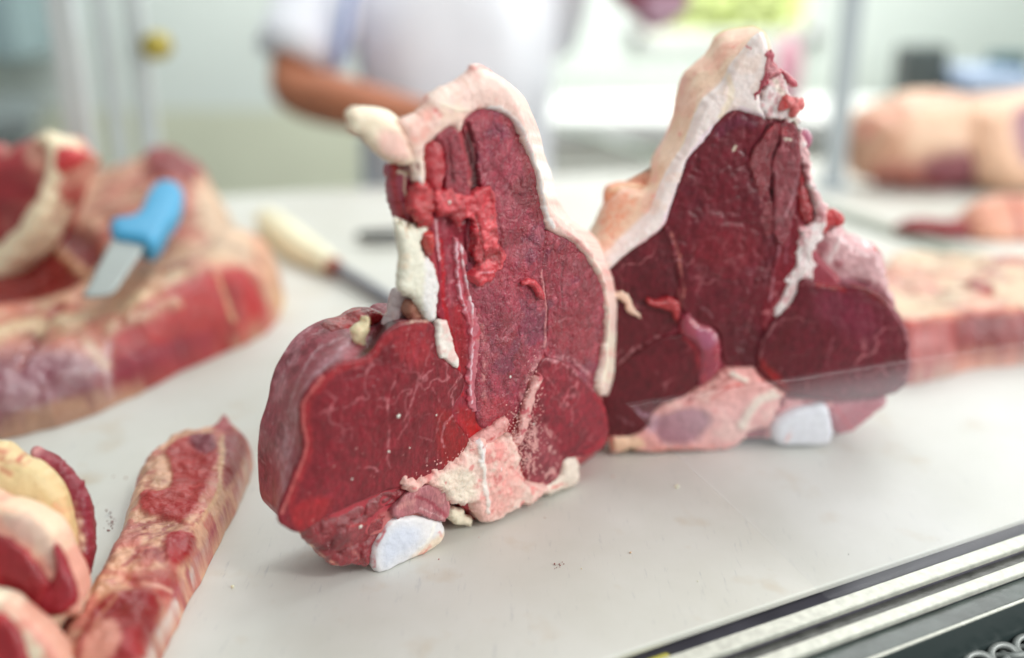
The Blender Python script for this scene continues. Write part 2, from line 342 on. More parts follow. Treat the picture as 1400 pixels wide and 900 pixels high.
def box(name, c, size, mat, parent=None, yaw=0, bev=.002, axes=None):
    x, y, z = [s / 2 for s in size]
    V = np.array([(a * x, b * y, d * z) for a in (-1, 1) for b in (-1, 1) for d in (-1, 1)])
    if axes is None:
        ca, sa = math.cos(yaw), math.sin(yaw); axes = np.array([[ca, sa, 0], [-sa, ca, 0], [0, 0, 1]])
    V = V @ np.array(axes) + np.array(c)
    F = np.array([(0, 1, 3, 2), (4, 6, 7, 5), (0, 4, 5, 1), (2, 3, 7, 6), (0, 2, 6, 4), (1, 5, 7, 3)])
    o = mesh_np(name, V, F, mat, parent, smooth_=False)
    if bev:
        b = o.modifiers.new('bevel', 'BEVEL'); b.width = bev; b.segments = 2
    return o
def tube(name, pts, rad, mat, parent=None, n=14, closed_caps=True, flat=1.0, subd=3):
    """a swept tube through pts with a radius per point"""
    Pc = np.array([list(p) + [r] for p, r in zip(pts, rad if hasattr(rad, '__len__') else [rad] * len(pts))], float)
    if subd > 1: Pc = smooth(Pc, False, subd)
    P, R = Pc[:, :3], np.maximum(Pc[:, 3], 1e-5); rows = []; prev = None
    for i in range(len(P)):
        t = P[min(i + 1, len(P) - 1)] - P[max(i - 1, 0)]; t /= np.linalg.norm(t)
        if prev is None: prev = np.cross(t, (0, 0, 1.0)) if abs(t[2]) < .9 else np.cross(t, (1.0, 0, 0))
        a = prev - t * (prev @ t); a /= np.linalg.norm(a); prev = a; b = np.cross(t, a)
        an = np.arange(n) * 2 * math.pi / n; rows.append(P[i] + R[i] * (np.cos(an)[:, None] * a + flat * np.sin(an)[:, None] * b))
    V = np.concatenate(rows + [P[:1], P[-1:]]); m = len(P); F = []; T = []
    for i in range(m - 1):
        for j in range(n): F.append((i * n + j, i * n + (j + 1) % n, (i + 1) * n + (j + 1) % n, (i + 1) * n + j))
    for j in range(n):
        T.append((m * n, (j + 1) % n, j)); T.append((m * n + 1, (m - 1) * n + j, (m - 1) * n + (j + 1) % n))
    return mesh_np(name, V, np.array(F), mat, parent, np.array(T))

rng = np.random.RandomState(5)
# ================================================================== setting: floor, room, counter
def quad(name, pts, mat, kind='structure'):
    o = mesh_np(name, np.array(pts, float), np.array([[0, 1, 2, 3]]), mat, smooth_=False); o['kind'] = kind; return o
m_floor = plain('floor_tiles', (.42, .42, .40), .4, bump=.1); m_wall = plain('white_wall', (.80, .86, .82), .6, bump=.1, var=.03, vs=2); m_wall_low = plain('olive_dado', (.76, .78, .62), .55, var=.05, vs=3)
quad('floor', [(-5, -3, -.9), (5, -3, -.9), (5, 7, -.9), (-5, 7, -.9)], m_floor)
YB = 3.3
wp = lambda x, y, Y=YB: ony(x, y, Y)
wx0, wx1 = wp(862, 20)[0], wp(1120, 20)[0]; wz0 = wp(1000, 62)[2]; wz1 = 1.7
zl = wp(400, 150)[2]
def wallbox(name, x0, x1, z0, z1, mat, y=YB, t=.1):
    o = box(name, ((x0 + x1) / 2, y + t / 2, (z0 + z1) / 2), (x1 - x0, t, z1 - z0), mat, bev=0); return o
for nm, x0, x1, z0, z1, mt in (('wall', -4, wx0, zl, 2.1, m_wall), ('wall', wx1, 4, zl, 2.1, m_wall), ('wall', wx0, wx1, zl, wz0, m_wall), ('wall', wx0, wx1, wz1, 2.1, m_wall), ('wall_dado', -4, 4, -.9, zl, m_wall_low)):
    wallbox(nm, x0, x1, z0, z1, mt)['kind'] = 'structure'
m_greywall = plain('grey_green_wall', (.46, .52, .49), .6, var=.05, vs=2)
sw = box('side_wall', (2.15, 2.6, .6), (.1, 3.0, 3.0), m_greywall, yaw=math.radians(-32), bev=0); sw['kind'] = 'structure'
win = thing('window', (wx0, YB, wz0), 'bright window opening in the far wall with greenery outside', 'window')
m_frame = plain('white_paint', (.8, .8, .8), .4)
for a, b, c, d in ((wx0, wx1, wz0, wz0 + .04), (wx0, wx0 + .04, wz0, wz1), (wx1 - .04, wx1, wz0, wz1)):
    box('frame', ((a + b) / 2, YB - .01, (c + d) / 2), (b - a, .04, d - c), m_frame, win)
# greenery and bright ground beyond the window
m_leaf = plain('leaves', (.70, .76, .38), .5, var=.5, vs=8)
def leaf_mass(name, c, r, n, mat, label, cat, size=.05):
    P = rng.normal(0, 1, (n, 3)); P /= np.linalg.norm(P, axis=1)[:, None]; P *= rng.uniform(.4, 1, (n, 1)) ** .5 * np.array(r); P += np.array(c)
    u = rng.normal(0, 1, (n, 3)); u /= np.linalg.norm(u, axis=1)[:, None]; v = np.cross(u, rng.normal(0, 1, (n, 3))); v /= np.linalg.norm(v, axis=1)[:, None]
    s = size * rng.uniform(.6, 1.3, (n, 1)); V = np.concatenate([P - u * s, P + v * s * .4, P + u * s, P - v * s * .4]); i = np.arange(n)
    o = mesh_np(name, V, np.stack([i, i + n, i + 2 * n, i + 3 * n], 1), mat); return tag(o, label, cat)
g = ony(985, 10, 4.6); leaf_mass('bush', g + np.array([.0, 0, .1]), (.42, .25, .32), 2600, m_leaf, 'yellow-green leafy bush outside the far window', 'bush', .045)
ground2 = quad('outdoor_ground', [(-3, 3.45, -.6), (5, 3.45, -.6), (5, 8, -.6), (-3, 8, -.6)], plain('pale_ground', (.75, .75, .72), .7))

# counter
e1 = np.array([.0582, .4584]); cd = np.array([.89746, .44109]); cn = np.array([.44109, -.89746])
def cp(u, off, z=0.0): p = e1 + cd * u + cn * off; return np.array([p[0], p[1], z])
b1 = onz(317, 268)[:2]; b2 = onz(783, 239)[:2]; bd = (b2 - b1) / np.linalg.norm(b2 - b1)
counter = thing('counter', cp(.0, 0, 0), 'white cutting-board counter with metal rails along its front edge, under the meat', 'counter')
m_board = bpy.data.materials.new('white_board'); m_board.use_nodes = True
nt = m_board.node_tree; L = nt.links.new; B = nt.nodes['Principled BSDF']; tc = nn(nt, 'ShaderNodeTexCoord')
n1 = nn(nt, 'ShaderNodeTexNoise', Scale=5, Detail=6, Roughness=.6); L(tc.outputs['Object'], n1.inputs['Vector'])
cr = nn(nt, 'ShaderNodeValToRGB'); cr.color_ramp.elements[0].position = .3; cr.color_ramp.elements[0].color = (.56, .56, .50, 1); cr.color_ramp.elements[1].position = .65; cr.color_ramp.elements[1].color = (.67, .67, .635, 1); L(n1.outputs[0], cr.inputs[0])
mp = nn(nt, 'ShaderNodeMapping'); mp.inputs['Rotation'].default_value = (0, 0, -.55); mp.inputs['Scale'].default_value = (90, 12, 1); L(tc.outputs['Object'], mp.inputs[0])
n2 = nn(nt, 'ShaderNodeTexNoise', Scale=3.0, Detail=5, Roughness=.7); L(mp.outputs[0], n2.inputs['Vector'])
c2 = nn(nt, 'ShaderNodeValToRGB'); c2.color_ramp.elements[0].position = .31; c2.color_ramp.elements[0].color = (.70, .72, .78, 1); c2.color_ramp.elements[1].position = .40; c2.color_ramp.elements[1].color = (1, 1, 1, 1); L(n2.outputs[0], c2.inputs[0])
mx = nn(nt, 'ShaderNodeMix', data_type='RGBA', blend_type='MULTIPLY'); mx.inputs[0].default_value = .6; L(cr.outputs[0], mx.inputs[6]); L(c2.outputs[0], mx.inputs[7])
n3 = nn(nt, 'ShaderNodeTexNoise', Scale=22, Detail=4); L(tc.outputs['Object'], n3.inputs['Vector']); c3 = nn(nt, 'ShaderNodeValToRGB'); c3.color_ramp.elements[0].position = .60; c3.color_ramp.elements[0].color = (1, 1, 1, 1); c3.color_ramp.elements[1].position = .78; c3.color_ramp.elements[1].color = (.86, .74, .62, 1); L(n3.outputs[0], c3.inputs[0])
mx2 = nn(nt, 'ShaderNodeMix', data_type='RGBA', blend_type='MULTIPLY'); mx2.inputs[0].default_value = .8; L(mx.outputs[2], mx2.inputs[6]); L(c3.outputs[0], mx2.inputs[7]); L(mx2.outputs[2], B.inputs['Base Color'])
rr = nn(nt, 'ShaderNodeMapRange'); rr.inputs[3].default_value = .3; rr.inputs[4].default_value = .62; L(n1.outputs[0], rr.inputs[0]); L(rr.outputs[0], B.inputs['Roughness']); B.inputs['Specular IOR Level'].default_value = .45
bm_ = nn(nt, 'ShaderNodeBump', Strength=.12, Distance=.0006); L(n2.outputs[0], bm_.inputs['Height']); L(bm_.outputs[0], B.inputs['Normal'])
m_alu = plain('worn_aluminium', (.60, .61, .54), .42, metal=.2, bump=.15, bs=300, var=.14, vs=170); m_steel = plain('dark_steel', (.16, .155, .19), .3, metal=.2, bump=.05, var=.3, vs=15)
m_black = plain('black_rubber', (.02, .022, .024), .4, var=.3)
# board top slab: corners front-left, front-right, back-right, back-left
A0 = cp(-1.3, 0)[:2]; A1 = cp(2.2, 0)[:2]; B1 = b1 + bd * 3.2; B0 = b1 - bd * 1.4
V = np.array([[*A0, 0], [*A1, 0], [*B1, 0], [*B0, 0], [*A0, -.005], [*A1, -.005], [*B1, -.005], [*B0, -.005]])
o = mesh_np('board', V, np.array([(0, 1, 2, 3), (7, 6, 5, 4), (0, 4, 5, 1), (1, 5, 6, 2), (2, 6, 7, 3), (3, 7, 4, 0)]), m_board, counter, smooth_=False)
bv_ = o.modifiers.new('bevel', 'BEVEL'); bv_.width = .0015; bv_.segments = 3
ax = np.array([[cd[0], cd[1], 0], [cn[0], cn[1], 0], [0, 0, 1]])
def cbox(name, u0, u1, o0, o1, z0, z1, mat, parent=counter, bev=.001):
    c = cp((u0 + u1) / 2, (o0 + o1) / 2, (z0 + z1) / 2); return box(name, c, (u1 - u0, o1 - o0, z1 - z0), mat, parent, axes=ax, bev=bev)
cbox('front_frame', -1.3, 2.2, -.02, .056, -.07, -.012, m_steel)
cbox('rail', -1.3, 2.2, .008, .019, -.009, -.005, m_alu, bev=.0008); cbox('rail', -1.3, 2.2, .030, .039, -.010, -.006, m_alu, bev=.0008)
cbox('rail_web', -1.3, 2.2, .009, .018, -.0118, -.0092, m_steel, bev=.0003); cbox('rail_web', -1.3, 2.2, .031, .038, -.0118, -.0102, m_steel, bev=.0003)
cbox('track_bed', -1.3, 2.2, .0182, .0308, -.0118, -.0108, plain('dark_track', (.07, .07, .065), .35, bump=.3, bs=200, var=.5, vs=80))  # track floor kept near black with uneven tone
cbox('track_bed', -1.3, 2.2, .0382, .054, -.0118, -.0105, plain('dark_green_track', (.045, .06, .056), .3, bump=.2, bs=100, var=.4, vs=50))
m_gl = bpy.data.materials.new('case_glass'); m_gl.use_nodes = True; g = m_gl.node_tree.nodes['Principled BSDF']; g.inputs['Base Color'].default_value = (.035, .05, .05, 1); g.inputs['Roughness'].default_value = .3; g.inputs['Specular IOR Level'].default_value = .25
cbox('front_panel', -1.3, 2.2, .0545, .0580, -.55, -.009, m_gl, bev=.0005); cbox('edge_trim', -1.3, 2.2, .0564, .0582, -.0088, -.0080, m_alu, bev=0)
cbox('cabinet', -1.3, 2.2, -1.0, .05, -.88, -.072, plain('cabinet_dark', (.045, .05, .052), .4, var=.4, vs=9), bev=.004)
cbox('base_ledge', -1.3, 2.2, .0595, .13, -.06, -.046, plain('ledge_dark', (.04, .045, .045), .35, var=.5, vs=20), bev=.003)
# strip across the counter between the boards
d1 = onz(1148, 296)[:2]; d2 = onz(1405, 378)[:2]; dv = (d2 - d1); dl_ = np.linalg.norm(dv); dv /= dl_
mid = (d1 + d2) / 2; box('divider_strip', (mid[0], mid[1], .004), (dl_ + 2.0, .035, .008), plain('grey_green_steel', (.36, .41, .36), .35, metal=.5, var=.1), counter, axes=np.array([[dv[0], dv[1], 0], [-dv[1], dv[0], 0], [0, 0, 1]]))
# added sheet, its haze painted to stand in for a glass reflection; leaning guard
m_ac = bpy.data.materials.new('reflection_haze'); m_ac.use_nodes = True; t_ = m_ac.node_tree; t_.nodes.clear()
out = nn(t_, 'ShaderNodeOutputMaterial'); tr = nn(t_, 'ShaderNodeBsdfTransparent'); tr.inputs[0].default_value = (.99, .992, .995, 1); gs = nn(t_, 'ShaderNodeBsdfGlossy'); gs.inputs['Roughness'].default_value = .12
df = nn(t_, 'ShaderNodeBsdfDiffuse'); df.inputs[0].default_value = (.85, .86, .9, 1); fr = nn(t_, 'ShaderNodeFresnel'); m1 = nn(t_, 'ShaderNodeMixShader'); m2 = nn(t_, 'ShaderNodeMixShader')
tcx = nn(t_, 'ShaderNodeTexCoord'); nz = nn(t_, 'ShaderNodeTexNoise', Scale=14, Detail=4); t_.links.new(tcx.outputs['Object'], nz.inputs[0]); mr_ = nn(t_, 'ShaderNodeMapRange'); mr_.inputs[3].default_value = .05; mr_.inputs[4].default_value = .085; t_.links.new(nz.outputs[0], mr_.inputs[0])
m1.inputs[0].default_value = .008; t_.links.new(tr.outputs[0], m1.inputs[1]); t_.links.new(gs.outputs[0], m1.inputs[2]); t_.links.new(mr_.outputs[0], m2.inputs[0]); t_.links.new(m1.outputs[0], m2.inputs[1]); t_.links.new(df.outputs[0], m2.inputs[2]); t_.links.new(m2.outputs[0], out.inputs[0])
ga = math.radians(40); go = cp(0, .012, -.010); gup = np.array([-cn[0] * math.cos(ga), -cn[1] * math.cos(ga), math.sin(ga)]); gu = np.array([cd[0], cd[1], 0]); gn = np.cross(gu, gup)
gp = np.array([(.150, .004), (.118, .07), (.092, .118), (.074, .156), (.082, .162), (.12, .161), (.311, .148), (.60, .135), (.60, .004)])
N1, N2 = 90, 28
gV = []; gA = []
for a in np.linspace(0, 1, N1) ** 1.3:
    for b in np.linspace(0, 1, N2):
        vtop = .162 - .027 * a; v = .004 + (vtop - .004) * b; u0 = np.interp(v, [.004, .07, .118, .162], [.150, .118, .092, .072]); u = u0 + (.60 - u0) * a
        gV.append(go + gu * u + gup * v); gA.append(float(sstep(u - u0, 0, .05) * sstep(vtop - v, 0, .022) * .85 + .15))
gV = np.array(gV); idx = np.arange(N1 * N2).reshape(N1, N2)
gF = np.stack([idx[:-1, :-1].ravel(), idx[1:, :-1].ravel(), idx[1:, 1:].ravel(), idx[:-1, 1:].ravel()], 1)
og = mesh_np('reflection_veil', gV, gF, m_ac, None, None, np.repeat(np.array(gA)[:, None], 3, 1)); tag(og, 'hazy sheet standing in for a glass reflection before the further beef cut', 'veil')
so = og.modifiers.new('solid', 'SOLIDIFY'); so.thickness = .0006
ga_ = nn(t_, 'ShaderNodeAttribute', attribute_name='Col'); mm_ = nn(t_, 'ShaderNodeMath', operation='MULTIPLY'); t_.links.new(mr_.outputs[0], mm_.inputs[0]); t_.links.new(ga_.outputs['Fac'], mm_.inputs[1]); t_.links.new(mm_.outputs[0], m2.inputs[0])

# things below and on the counter edge
yb = cbox('yellow_box', -.05, .034, .0004, .0076, -.0113, -.0085, plain('yellow_plastic', (.62, .56, .12), .4), None, bev=.002); tag(yb, 'yellow plastic slip showing under the counter edge at the bottom', 'box')
# chain on the dark ledge
ch = thing('chain', cp(.42, .08, -.045), 'pale blurred chain lying below the rails in the bottom right corner', 'chain')
m_chain = plain('pale_metal_links', (.30, .32, .31), .4, metal=.3)
def torus(name, c, R, r, ax1, ax2, mat, parent, n=20, k=8):
    a = np.arange(n) * 2 * math.pi / n; b = np.arange(k) * 2 * math.pi / k; ax3 = np.cross(ax1, ax2)
    V = np.array([np.array(c) + (R + r * math.cos(q)) * (math.cos(p) * 1.35 * np.array(ax1) + math.sin(p) * np.array(ax2)) + r * math.sin(q) * ax3 for p in a for q in b])
    F = [(i * k + j, ((i + 1) % n) * k + j, ((i + 1) % n) * k + (j + 1) % k, i * k + (j + 1) % k) for i in range(n) for j in range(k)]
    return mesh_np(name, V, np.array(F), mat, parent)
for i in range(8):
    p = onz(1322 + i * 17, 915 - i * 6.0, -.038); tl = .5 if i % 2 else -.4
    torus('link', p, .007, .0022, np.array([.93, .36, 0]), np.array([-.36 * math.cos(tl), .93 * math.cos(tl), math.sin(tl)]), m_chain, ch)
# ------------------------------------------------------------------ colours of flesh
DR = A(118, 28, 40); MR = A(138, 36, 50); RR = A(160, 38, 48); BR = A(196, 36, 46); PU = A(124, 40, 62); DK = A(70, 14, 20)
FAT = A(232, 212, 192); FATW = A(238, 232, 222); FATP = A(228, 190, 182); PINK = A(206, 150, 152); SILV = A(176, 132, 138); VEIN = A(206, 134, 140)
BONE = A(220, 222, 224, .88); CREAM = A(232, 218, 178); ORG = A(226, 150, 110)

# ================================================================== the near beef cut
baseL = onz(650, 725)
left = thing('beef_loin_cut', baseL, 'upright bone-in beef cut in sharp focus with a fat flap at its upper left', 'meat')
PL = Plane(onz(514, 784), math.degrees(math.atan2(.109, .129)))
# connective body behind everything
cut('connective_tissue', PL, [(590,150),(650,100),(700,135),(725,200),(745,290),(785,325),(822,380),(830,440),(818,520),(815,600),(785,640),(735,675),(660,705),(620,690),(560,730),(520,735),(460,730),(440,690),(440,600),(455,540),(515,500),(550,460),(600,445),(590,380),(580,320),(575,260),(570,210)],
    M['fat'], left, A(160, 60, 68), w=-.0002, back='same', depth=.045, rnd=.004, shift=(0, 0), res=.0016, paint=[('n', 60, .1, A(190, 120, 118), .8), ('p', [(632,185),(644,182),(652,215),(660,250),(656,272),(644,270),(642,230)], 3, A(66,8,14), 1)])  # near-black patch paints shade into the fissure beside the finger muscles
veinsM3 = [('s', [(541,512),(536,530),(530,548),(531,570),(533,600),(531,625),(534,640)], 1.8, VEIN, .6, -.0002, 1.2),
  ('s', [(592,470),(583,500),(574,520),(566,540),(560,560),(550,578)], 1.6, VEIN, .55, -.0002, 1.2), ('s', [(592,505),(580,515),(572,522)], 1.4, VEIN, .5, 0, 1),
  ('s', [(632,512),(622,530),(618,545),(620,565),(608,580),(604,600),(608,612)], 1.8, A(206,140,146), .7, -.0002, 1), ('s', [(640,560),(630,570),(618,577)], 1.5, VEIN, .6, 0, 1),
  ('s', [(515,545),(528,545)], 1.6, VEIN, .5, 0, 1), ('s', [(560,565),(556,580),(545,600)], 1.3, VEIN, .35, 0, 1), ('s', [(490,640),(510,640),(516,645)], 2, VEIN, .6, 0, 1.4),
  ('s', [(500,590),(515,610)], 1.2, VEIN, .25, 0, 1), ('s', [(575,598),(592,604)], 1.3, VEIN, .4, 0, 1), ('s', [(608,560),(600,575),(596,590)], 1.2, VEIN, .4, 0, 1),
  ('s', [(590,530),(600,545),(606,556)], 1.2, VEIN, .35, 0, 1.4), ('s', [(476,520),(470,560),(460,600)], 1.0, VEIN, .18, 0, 1.4), ('s', [(455,630),(480,600)], 1.0, VEIN, .2, 0, 1.4),
  ('s', [(576,452),(572,480),(560,505)], 3, A(150,60,72), .4, -.0006), ('s', [(560,462),(552,500),(540,520)], 2.5, A(120,24,36), .5, -.0008)]
cut('tenderloin_muscle', PL, [(501,491),(537,449),(581,440),(599,458),(599,484),(626,507),(634,529),(617,564),(634,591),(641,609),(619,633),(599,651),(572,657),(541,666),(506,678),(448,705),(421,722),(408,727),(383,711),(388,684),(403,649),(417,613),(412,564),(417,542),(439,516),(466,498)],
    M['meat'], left, A(124, 30, 42), w=.003, depth=.062, rnd=.0035, dome=.003, bulge=.007,
    back=[(497,440),(520,424),(560,440),(590,470),(590,490),(610,515),(620,535),(610,565),(620,590),(620,605),(600,620),(590,635),(560,640),(530,645),(495,655),(440,672),(415,690),(395,690),(373,676),(366,645),(365,605),(371,575),(384,530),(398,495),(418,468),(450,448)],
    wr=.0007, wrs=45, wr2=.0001, side=A(150, 70, 80), res=.0008, seed=4,
    paint=[('n', 30, .0, A(136, 34, 48), .6), ('n', 55, .15, A(108, 22, 34), .7),
      ('s', [(408,715),(398,690),(408,655),(424,615),(420,565),(424,545),(444,520),(468,503),(500,494),(540,455),(580,445)], 7, A(168,44,48), .5),
      ('s', [(385,700),(392,684),(406,650),(419,613),(414,564),(419,542),(441,516)], 3, A(196,106,102), .6),
      ('p', [(545,462),(575,450),(590,470),(585,500),(560,500),(540,480)], 8, A(166,50,56), .6), ('p', [(600,560),(640,585),(645,612),(615,640),(600,620)], 8, A(140,12,18), .85),
      ('p', [(405,690),(450,680),(445,705),(410,725)], 6, A(168,36,40), .6)] + veinsM3 +
      [('s', [(545,440),(585,440)], 3, A(222,190,170), .8, 0, 1.5), ('d', 300, .78, A(190,140,140), .55, [(560,500),(620,510),(640,600),(600,640),(540,620)]), ('d', 600, .86, A(225,180,175), .6), ('d', 160, .93, A(190,60,60), .7)],
    sidepaint=[('n', 60, .05, A(176, 112, 122), .75), ('n', 110, .1, A(120, 34, 48), .75), ('s', [(478,470),(440,505),(405,560),(392,620),(390,680)], 10, A(196,160,170), .7, 0, 1.4),
      ('s', [(440,470),(410,515),(396,560)], 3, A(150,90,98), .7), ('s', [(380,560),(372,610),(380,680)], 6, A(150,50,66), .6, 0, 1.4), ('s', [(470,462),(430,480),(405,530),(390,575)], 2, A(206,176,182), .5, 0, 1.5),
      ('p', [(500,470),(520,440),(540,435),(545,455),(505,492),(490,488)], 5, A(64,14,18), .95), ('n', 260, .3, A(210,180,186), .3)])  # dark meat patch, painted darker for the shade in the top hollow
cut('torn_meat_rim', PL, [(458,456),(470,446),(486,440),(498,431),(512,425),(526,430),(535,442),(530,452),(516,448),(503,452),(485,456),(468,462)], M['ragged'], left, A(158, 26, 28), w=-.034, depth=.02, rnd=.004, dome=.002, wr=.0016, wrs=120, rag=.0008,
    paint=[('n', 200, .0, A(120, 16, 18), .7), ('d', 250, .7, A(220, 170, 120), .6)])
cut('fat_shred', PL, [(489,470),(487,455),(494,447),(501,443),(502,436),(507,435),(508,443),(507,452),(503,462),(504,474),(499,482),(493,480)], M['fat'], left, A(232, 206, 172), w=-.012, depth=.008, rnd=.003, dome=.002, rag=.0006, floor=False,
    paint=[('s', [(493,474),(500,478)], 5, A(220,140,130), .7), ('n', 200, .2, A(225,180,160), .5)])
# --- upper muscles
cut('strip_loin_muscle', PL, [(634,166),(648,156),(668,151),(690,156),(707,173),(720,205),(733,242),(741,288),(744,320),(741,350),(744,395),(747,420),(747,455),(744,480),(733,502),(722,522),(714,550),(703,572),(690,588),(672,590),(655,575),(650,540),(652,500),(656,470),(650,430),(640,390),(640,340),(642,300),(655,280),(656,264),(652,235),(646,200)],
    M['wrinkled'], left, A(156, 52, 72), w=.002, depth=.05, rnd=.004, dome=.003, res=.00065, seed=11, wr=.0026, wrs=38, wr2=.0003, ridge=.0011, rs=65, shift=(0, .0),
    paint=[('n', 35, .0, A(136, 34, 48), .8), ('n', 70, .05, A(120, 44, 74), .7), ('n', 130, .15, A(186, 90, 104), .45), ('v', 90, .045, A(190,110,124), .5), ('s', [(690,162),(708,185),(722,225),(730,265),(735,300)], 11, A(132,20,34), .75), ('p', [(700,250),(728,240),(735,275),(715,285),(698,270)], 6, A(120,20,32), .7),
      ('s', [(645,165),(668,160),(695,168)], 6, A(160,46,64), .6), ('s', [(640,172),(648,200),(652,240),(655,262)], 5, A(84,14,22), .85, -.004),  # last stroke darkens the groove to deepen the painted fissure shade
      ('p', [(655,370),(690,355),(720,365),(735,380),(728,420),(700,400),(670,400)], 8, A(176,66,74), .45, 0, 1.4), ('p', [(655,400),(685,395),(690,440),(668,460)], 8, A(136,44,66), .5),
      ('s', [(655,430),(662,470),(664,500),(661,530),(664,552)], 5, A(196,130,128), .6, .0003, 1.5), ('s', [(655,395),(690,380),(715,378)], 1.6, VEIN, .3, 0, 1.5),
      ('s', [(740,370),(745,400),(746,440),(744,475)], 2.0, A(220,150,150), .8, .0004), ('s', [(744,480),(733,502),(722,522),(714,550)], 9, A(206,150,152), .75, .0008, 1.8),
      ('p', [(656,548),(690,545),(700,570),(680,588),(660,580)], 7, A(170,40,50), .6), ('d', 420, .72, A(214,160,160), .6, [(715,500),(735,510),(720,560),(700,590),(680,590)]), ('d', 500, .9, A(225,170,170), .5)])
cut('finger_muscle', PL, [(584,205),(590,193),(600,189),(610,196),(613,212),(612,232),(611,250),(606,268),(594,268),(587,250),(584,228)], M['ragged'], left, A(168, 38, 50), w=.0045, depth=.03, rnd=.004, dome=.001, wr=.0016, wrs=110, wr2=.0004, rag=.0008, paint=[('n', 120, .1, A(196, 60, 62), .6)], seed=2)
cut('finger_muscle', PL, [(600,187),(614,177),(626,182),(631,200),(637,222),(640,248),(642,270),(628,275),(614,268),(613,240),(612,212),(606,196)], M['wrinkled'], left, A(150, 46, 62), w=.006, depth=.03, rnd=.005, dome=.002, wr=.0012, wrs=120, ridge=.001, rs=160, paint=[('s', [(612,190),(616,215),(618,250)], 2.5, A(100,18,28), .7, -.002), ('n', 150, .1, A(166,58,70), .5)], seed=3)
cut('rib_side_muscle', PL, [(592,262),(640,268),(668,285),(672,320),(668,360),(664,400),(665,440),(668,480),(672,530),(690,575),(680,596),(655,596),(637,600),(615,566),(634,529),(628,505),(618,455),(603,432),(602,381),(596,340),(588,300)],
    M['meat'], left, A(148, 46, 62), w=.0005, depth=.045, rnd=.003, dome=.001, res=.0007, wr=.0015, wrs=60, wr2=.0003, seed=7,
    paint=[('n', 60, .1, A(120, 22, 38), .7), ('s', [(645,300),(648,340),(652,380)], 8, A(96,12,24), .9, -.003), ('s', [(606,300),(612,340),(616,380),(618,420),(622,450)], 5, A(176,92,104), .6, 0, 1.5), ('s', [(603,330),(606,370),(606,410),(612,440),(624,490),(632,540)], 4, A(180,16,34), .8),
      ('p', [(616,420),(634,425),(638,470),(636,510),(622,480)], 4, A(150,22,32), .7), ('s', [(596,300),(599,330),(601,355)], 2.2, A(206,170,176), .8),
      ('p', [(622,560),(660,560),(690,580),(660,600),(640,600)], 6, A(160,14,22), .8), ('d', 380, .72, A(210,140,146), .5), ('p', [(640,575),(655,585),(650,598),(640,592)], 4, A(180, 12, 14), .8)])
cut('tendon', PL, [(620,330),(626,327),(632,330),(637,352),(641,378),(646,405),(653,425),(660,450),(664,480),(667,505),(668,530),(663,548),(656,562),(648,566),(643,555),(640,530),(640,500),(642,465),(638,440),(630,415),(624,390),(622,360)],
    M['fat'], left, A(172, 92, 104), w=.0022, depth=.004, rnd=.0014, wr=.0008, wrs=170, rag=.0014, res=.0006, floor=False, seed=8,
    paint=[('s', [(624,332),(626,360),(628,390),(636,420),(643,445),(645,480),(644,520),(646,550)], 1.9, A(212,184,194), .85, .0005), ('s', [(630,332),(634,360),(640,395),(645,420),(646,445)], 2.2, A(222,204,210), .85, .0006), ('s', [(629,345),(633,380),(638,410)], 2.2, A(130,40,52), .85, -.0006),
      ('p', [(652,460),(662,470),(668,510),(660,545),(650,540),(652,500)], 3, A(206,150,142), .7, .0006, 1.5), ('n', 200, .0, A(170,56,70), .75)])
cut('torn_flap', PL, [(598,266),(612,258),(625,262),(640,268),(652,262),(664,256),(675,261),(680,275),(681,300),(683,325),(689,338),(695,350),(690,364),(681,374),(670,388),(660,393),(650,388),(647,377),(654,364),(650,350),(650,332),(650,312),(646,300),(636,300),(628,312),(618,300),(608,296),(600,286)],
    M['ragged'], left, A(186, 46, 58), w=.0075, depth=.007, rnd=.0018, dome=.001, wr=.0040, wrs=62, wr2=.0008, rag=.0013, res=.0006, seed=14, floor=False,
    paint=[('n', 90, .05, A(210, 84, 92), .7), ('n', 130, .1, A(146, 22, 34), .85), ('v', 90, .07, A(226,140,146), .6), ('s', [(652,296),(660,330),(662,360)], 2.5, A(130,14,20), .8, -.0012), ('s', [(668,352),(680,348)], 4, A(130,12,16), .8, -.001), ('d', 250, .8, A(240,150,140), .6), ('s', [(655,374),(672,372)], 2, A(228,150,160), .7)])
cut('torn_flap', PL, [(566,262),(575,252),(588,256),(597,268),(598,290),(596,306),(588,312),(576,306),(566,290)], M['ragged'], left, A(178, 44, 50), w=.0055, depth=.012, rnd=.0035, dome=.001, wr=.003, wrs=110, wr2=.0008, rag=.0016, floor=False, paint=[('n', 110, .1, A(150,24,28), .7), ('d', 200, .75, A(236,140,110), .6)], seed=15)
cut('torn_flap', PL, [(582,320),(590,316),(597,322),(598,338),(594,350),(588,346),(583,334)], M['ragged'], left, A(182, 60, 50), w=.006, depth=.008, rnd=.004, dome=.002, rag=.0005, floor=False, seed=16)
cut('meat_curl', PL, [(716,386),(724,382),(734,384),(742,392),(747,404),(745,411),(738,408),(733,398),(725,392),(717,392)], M['ragged'], left, A(186, 60, 68), w=.0065, depth=.004, rnd=.0022, dome=.001, rag=.0004, wr=.0006, wrs=200, floor=False, seed=17)
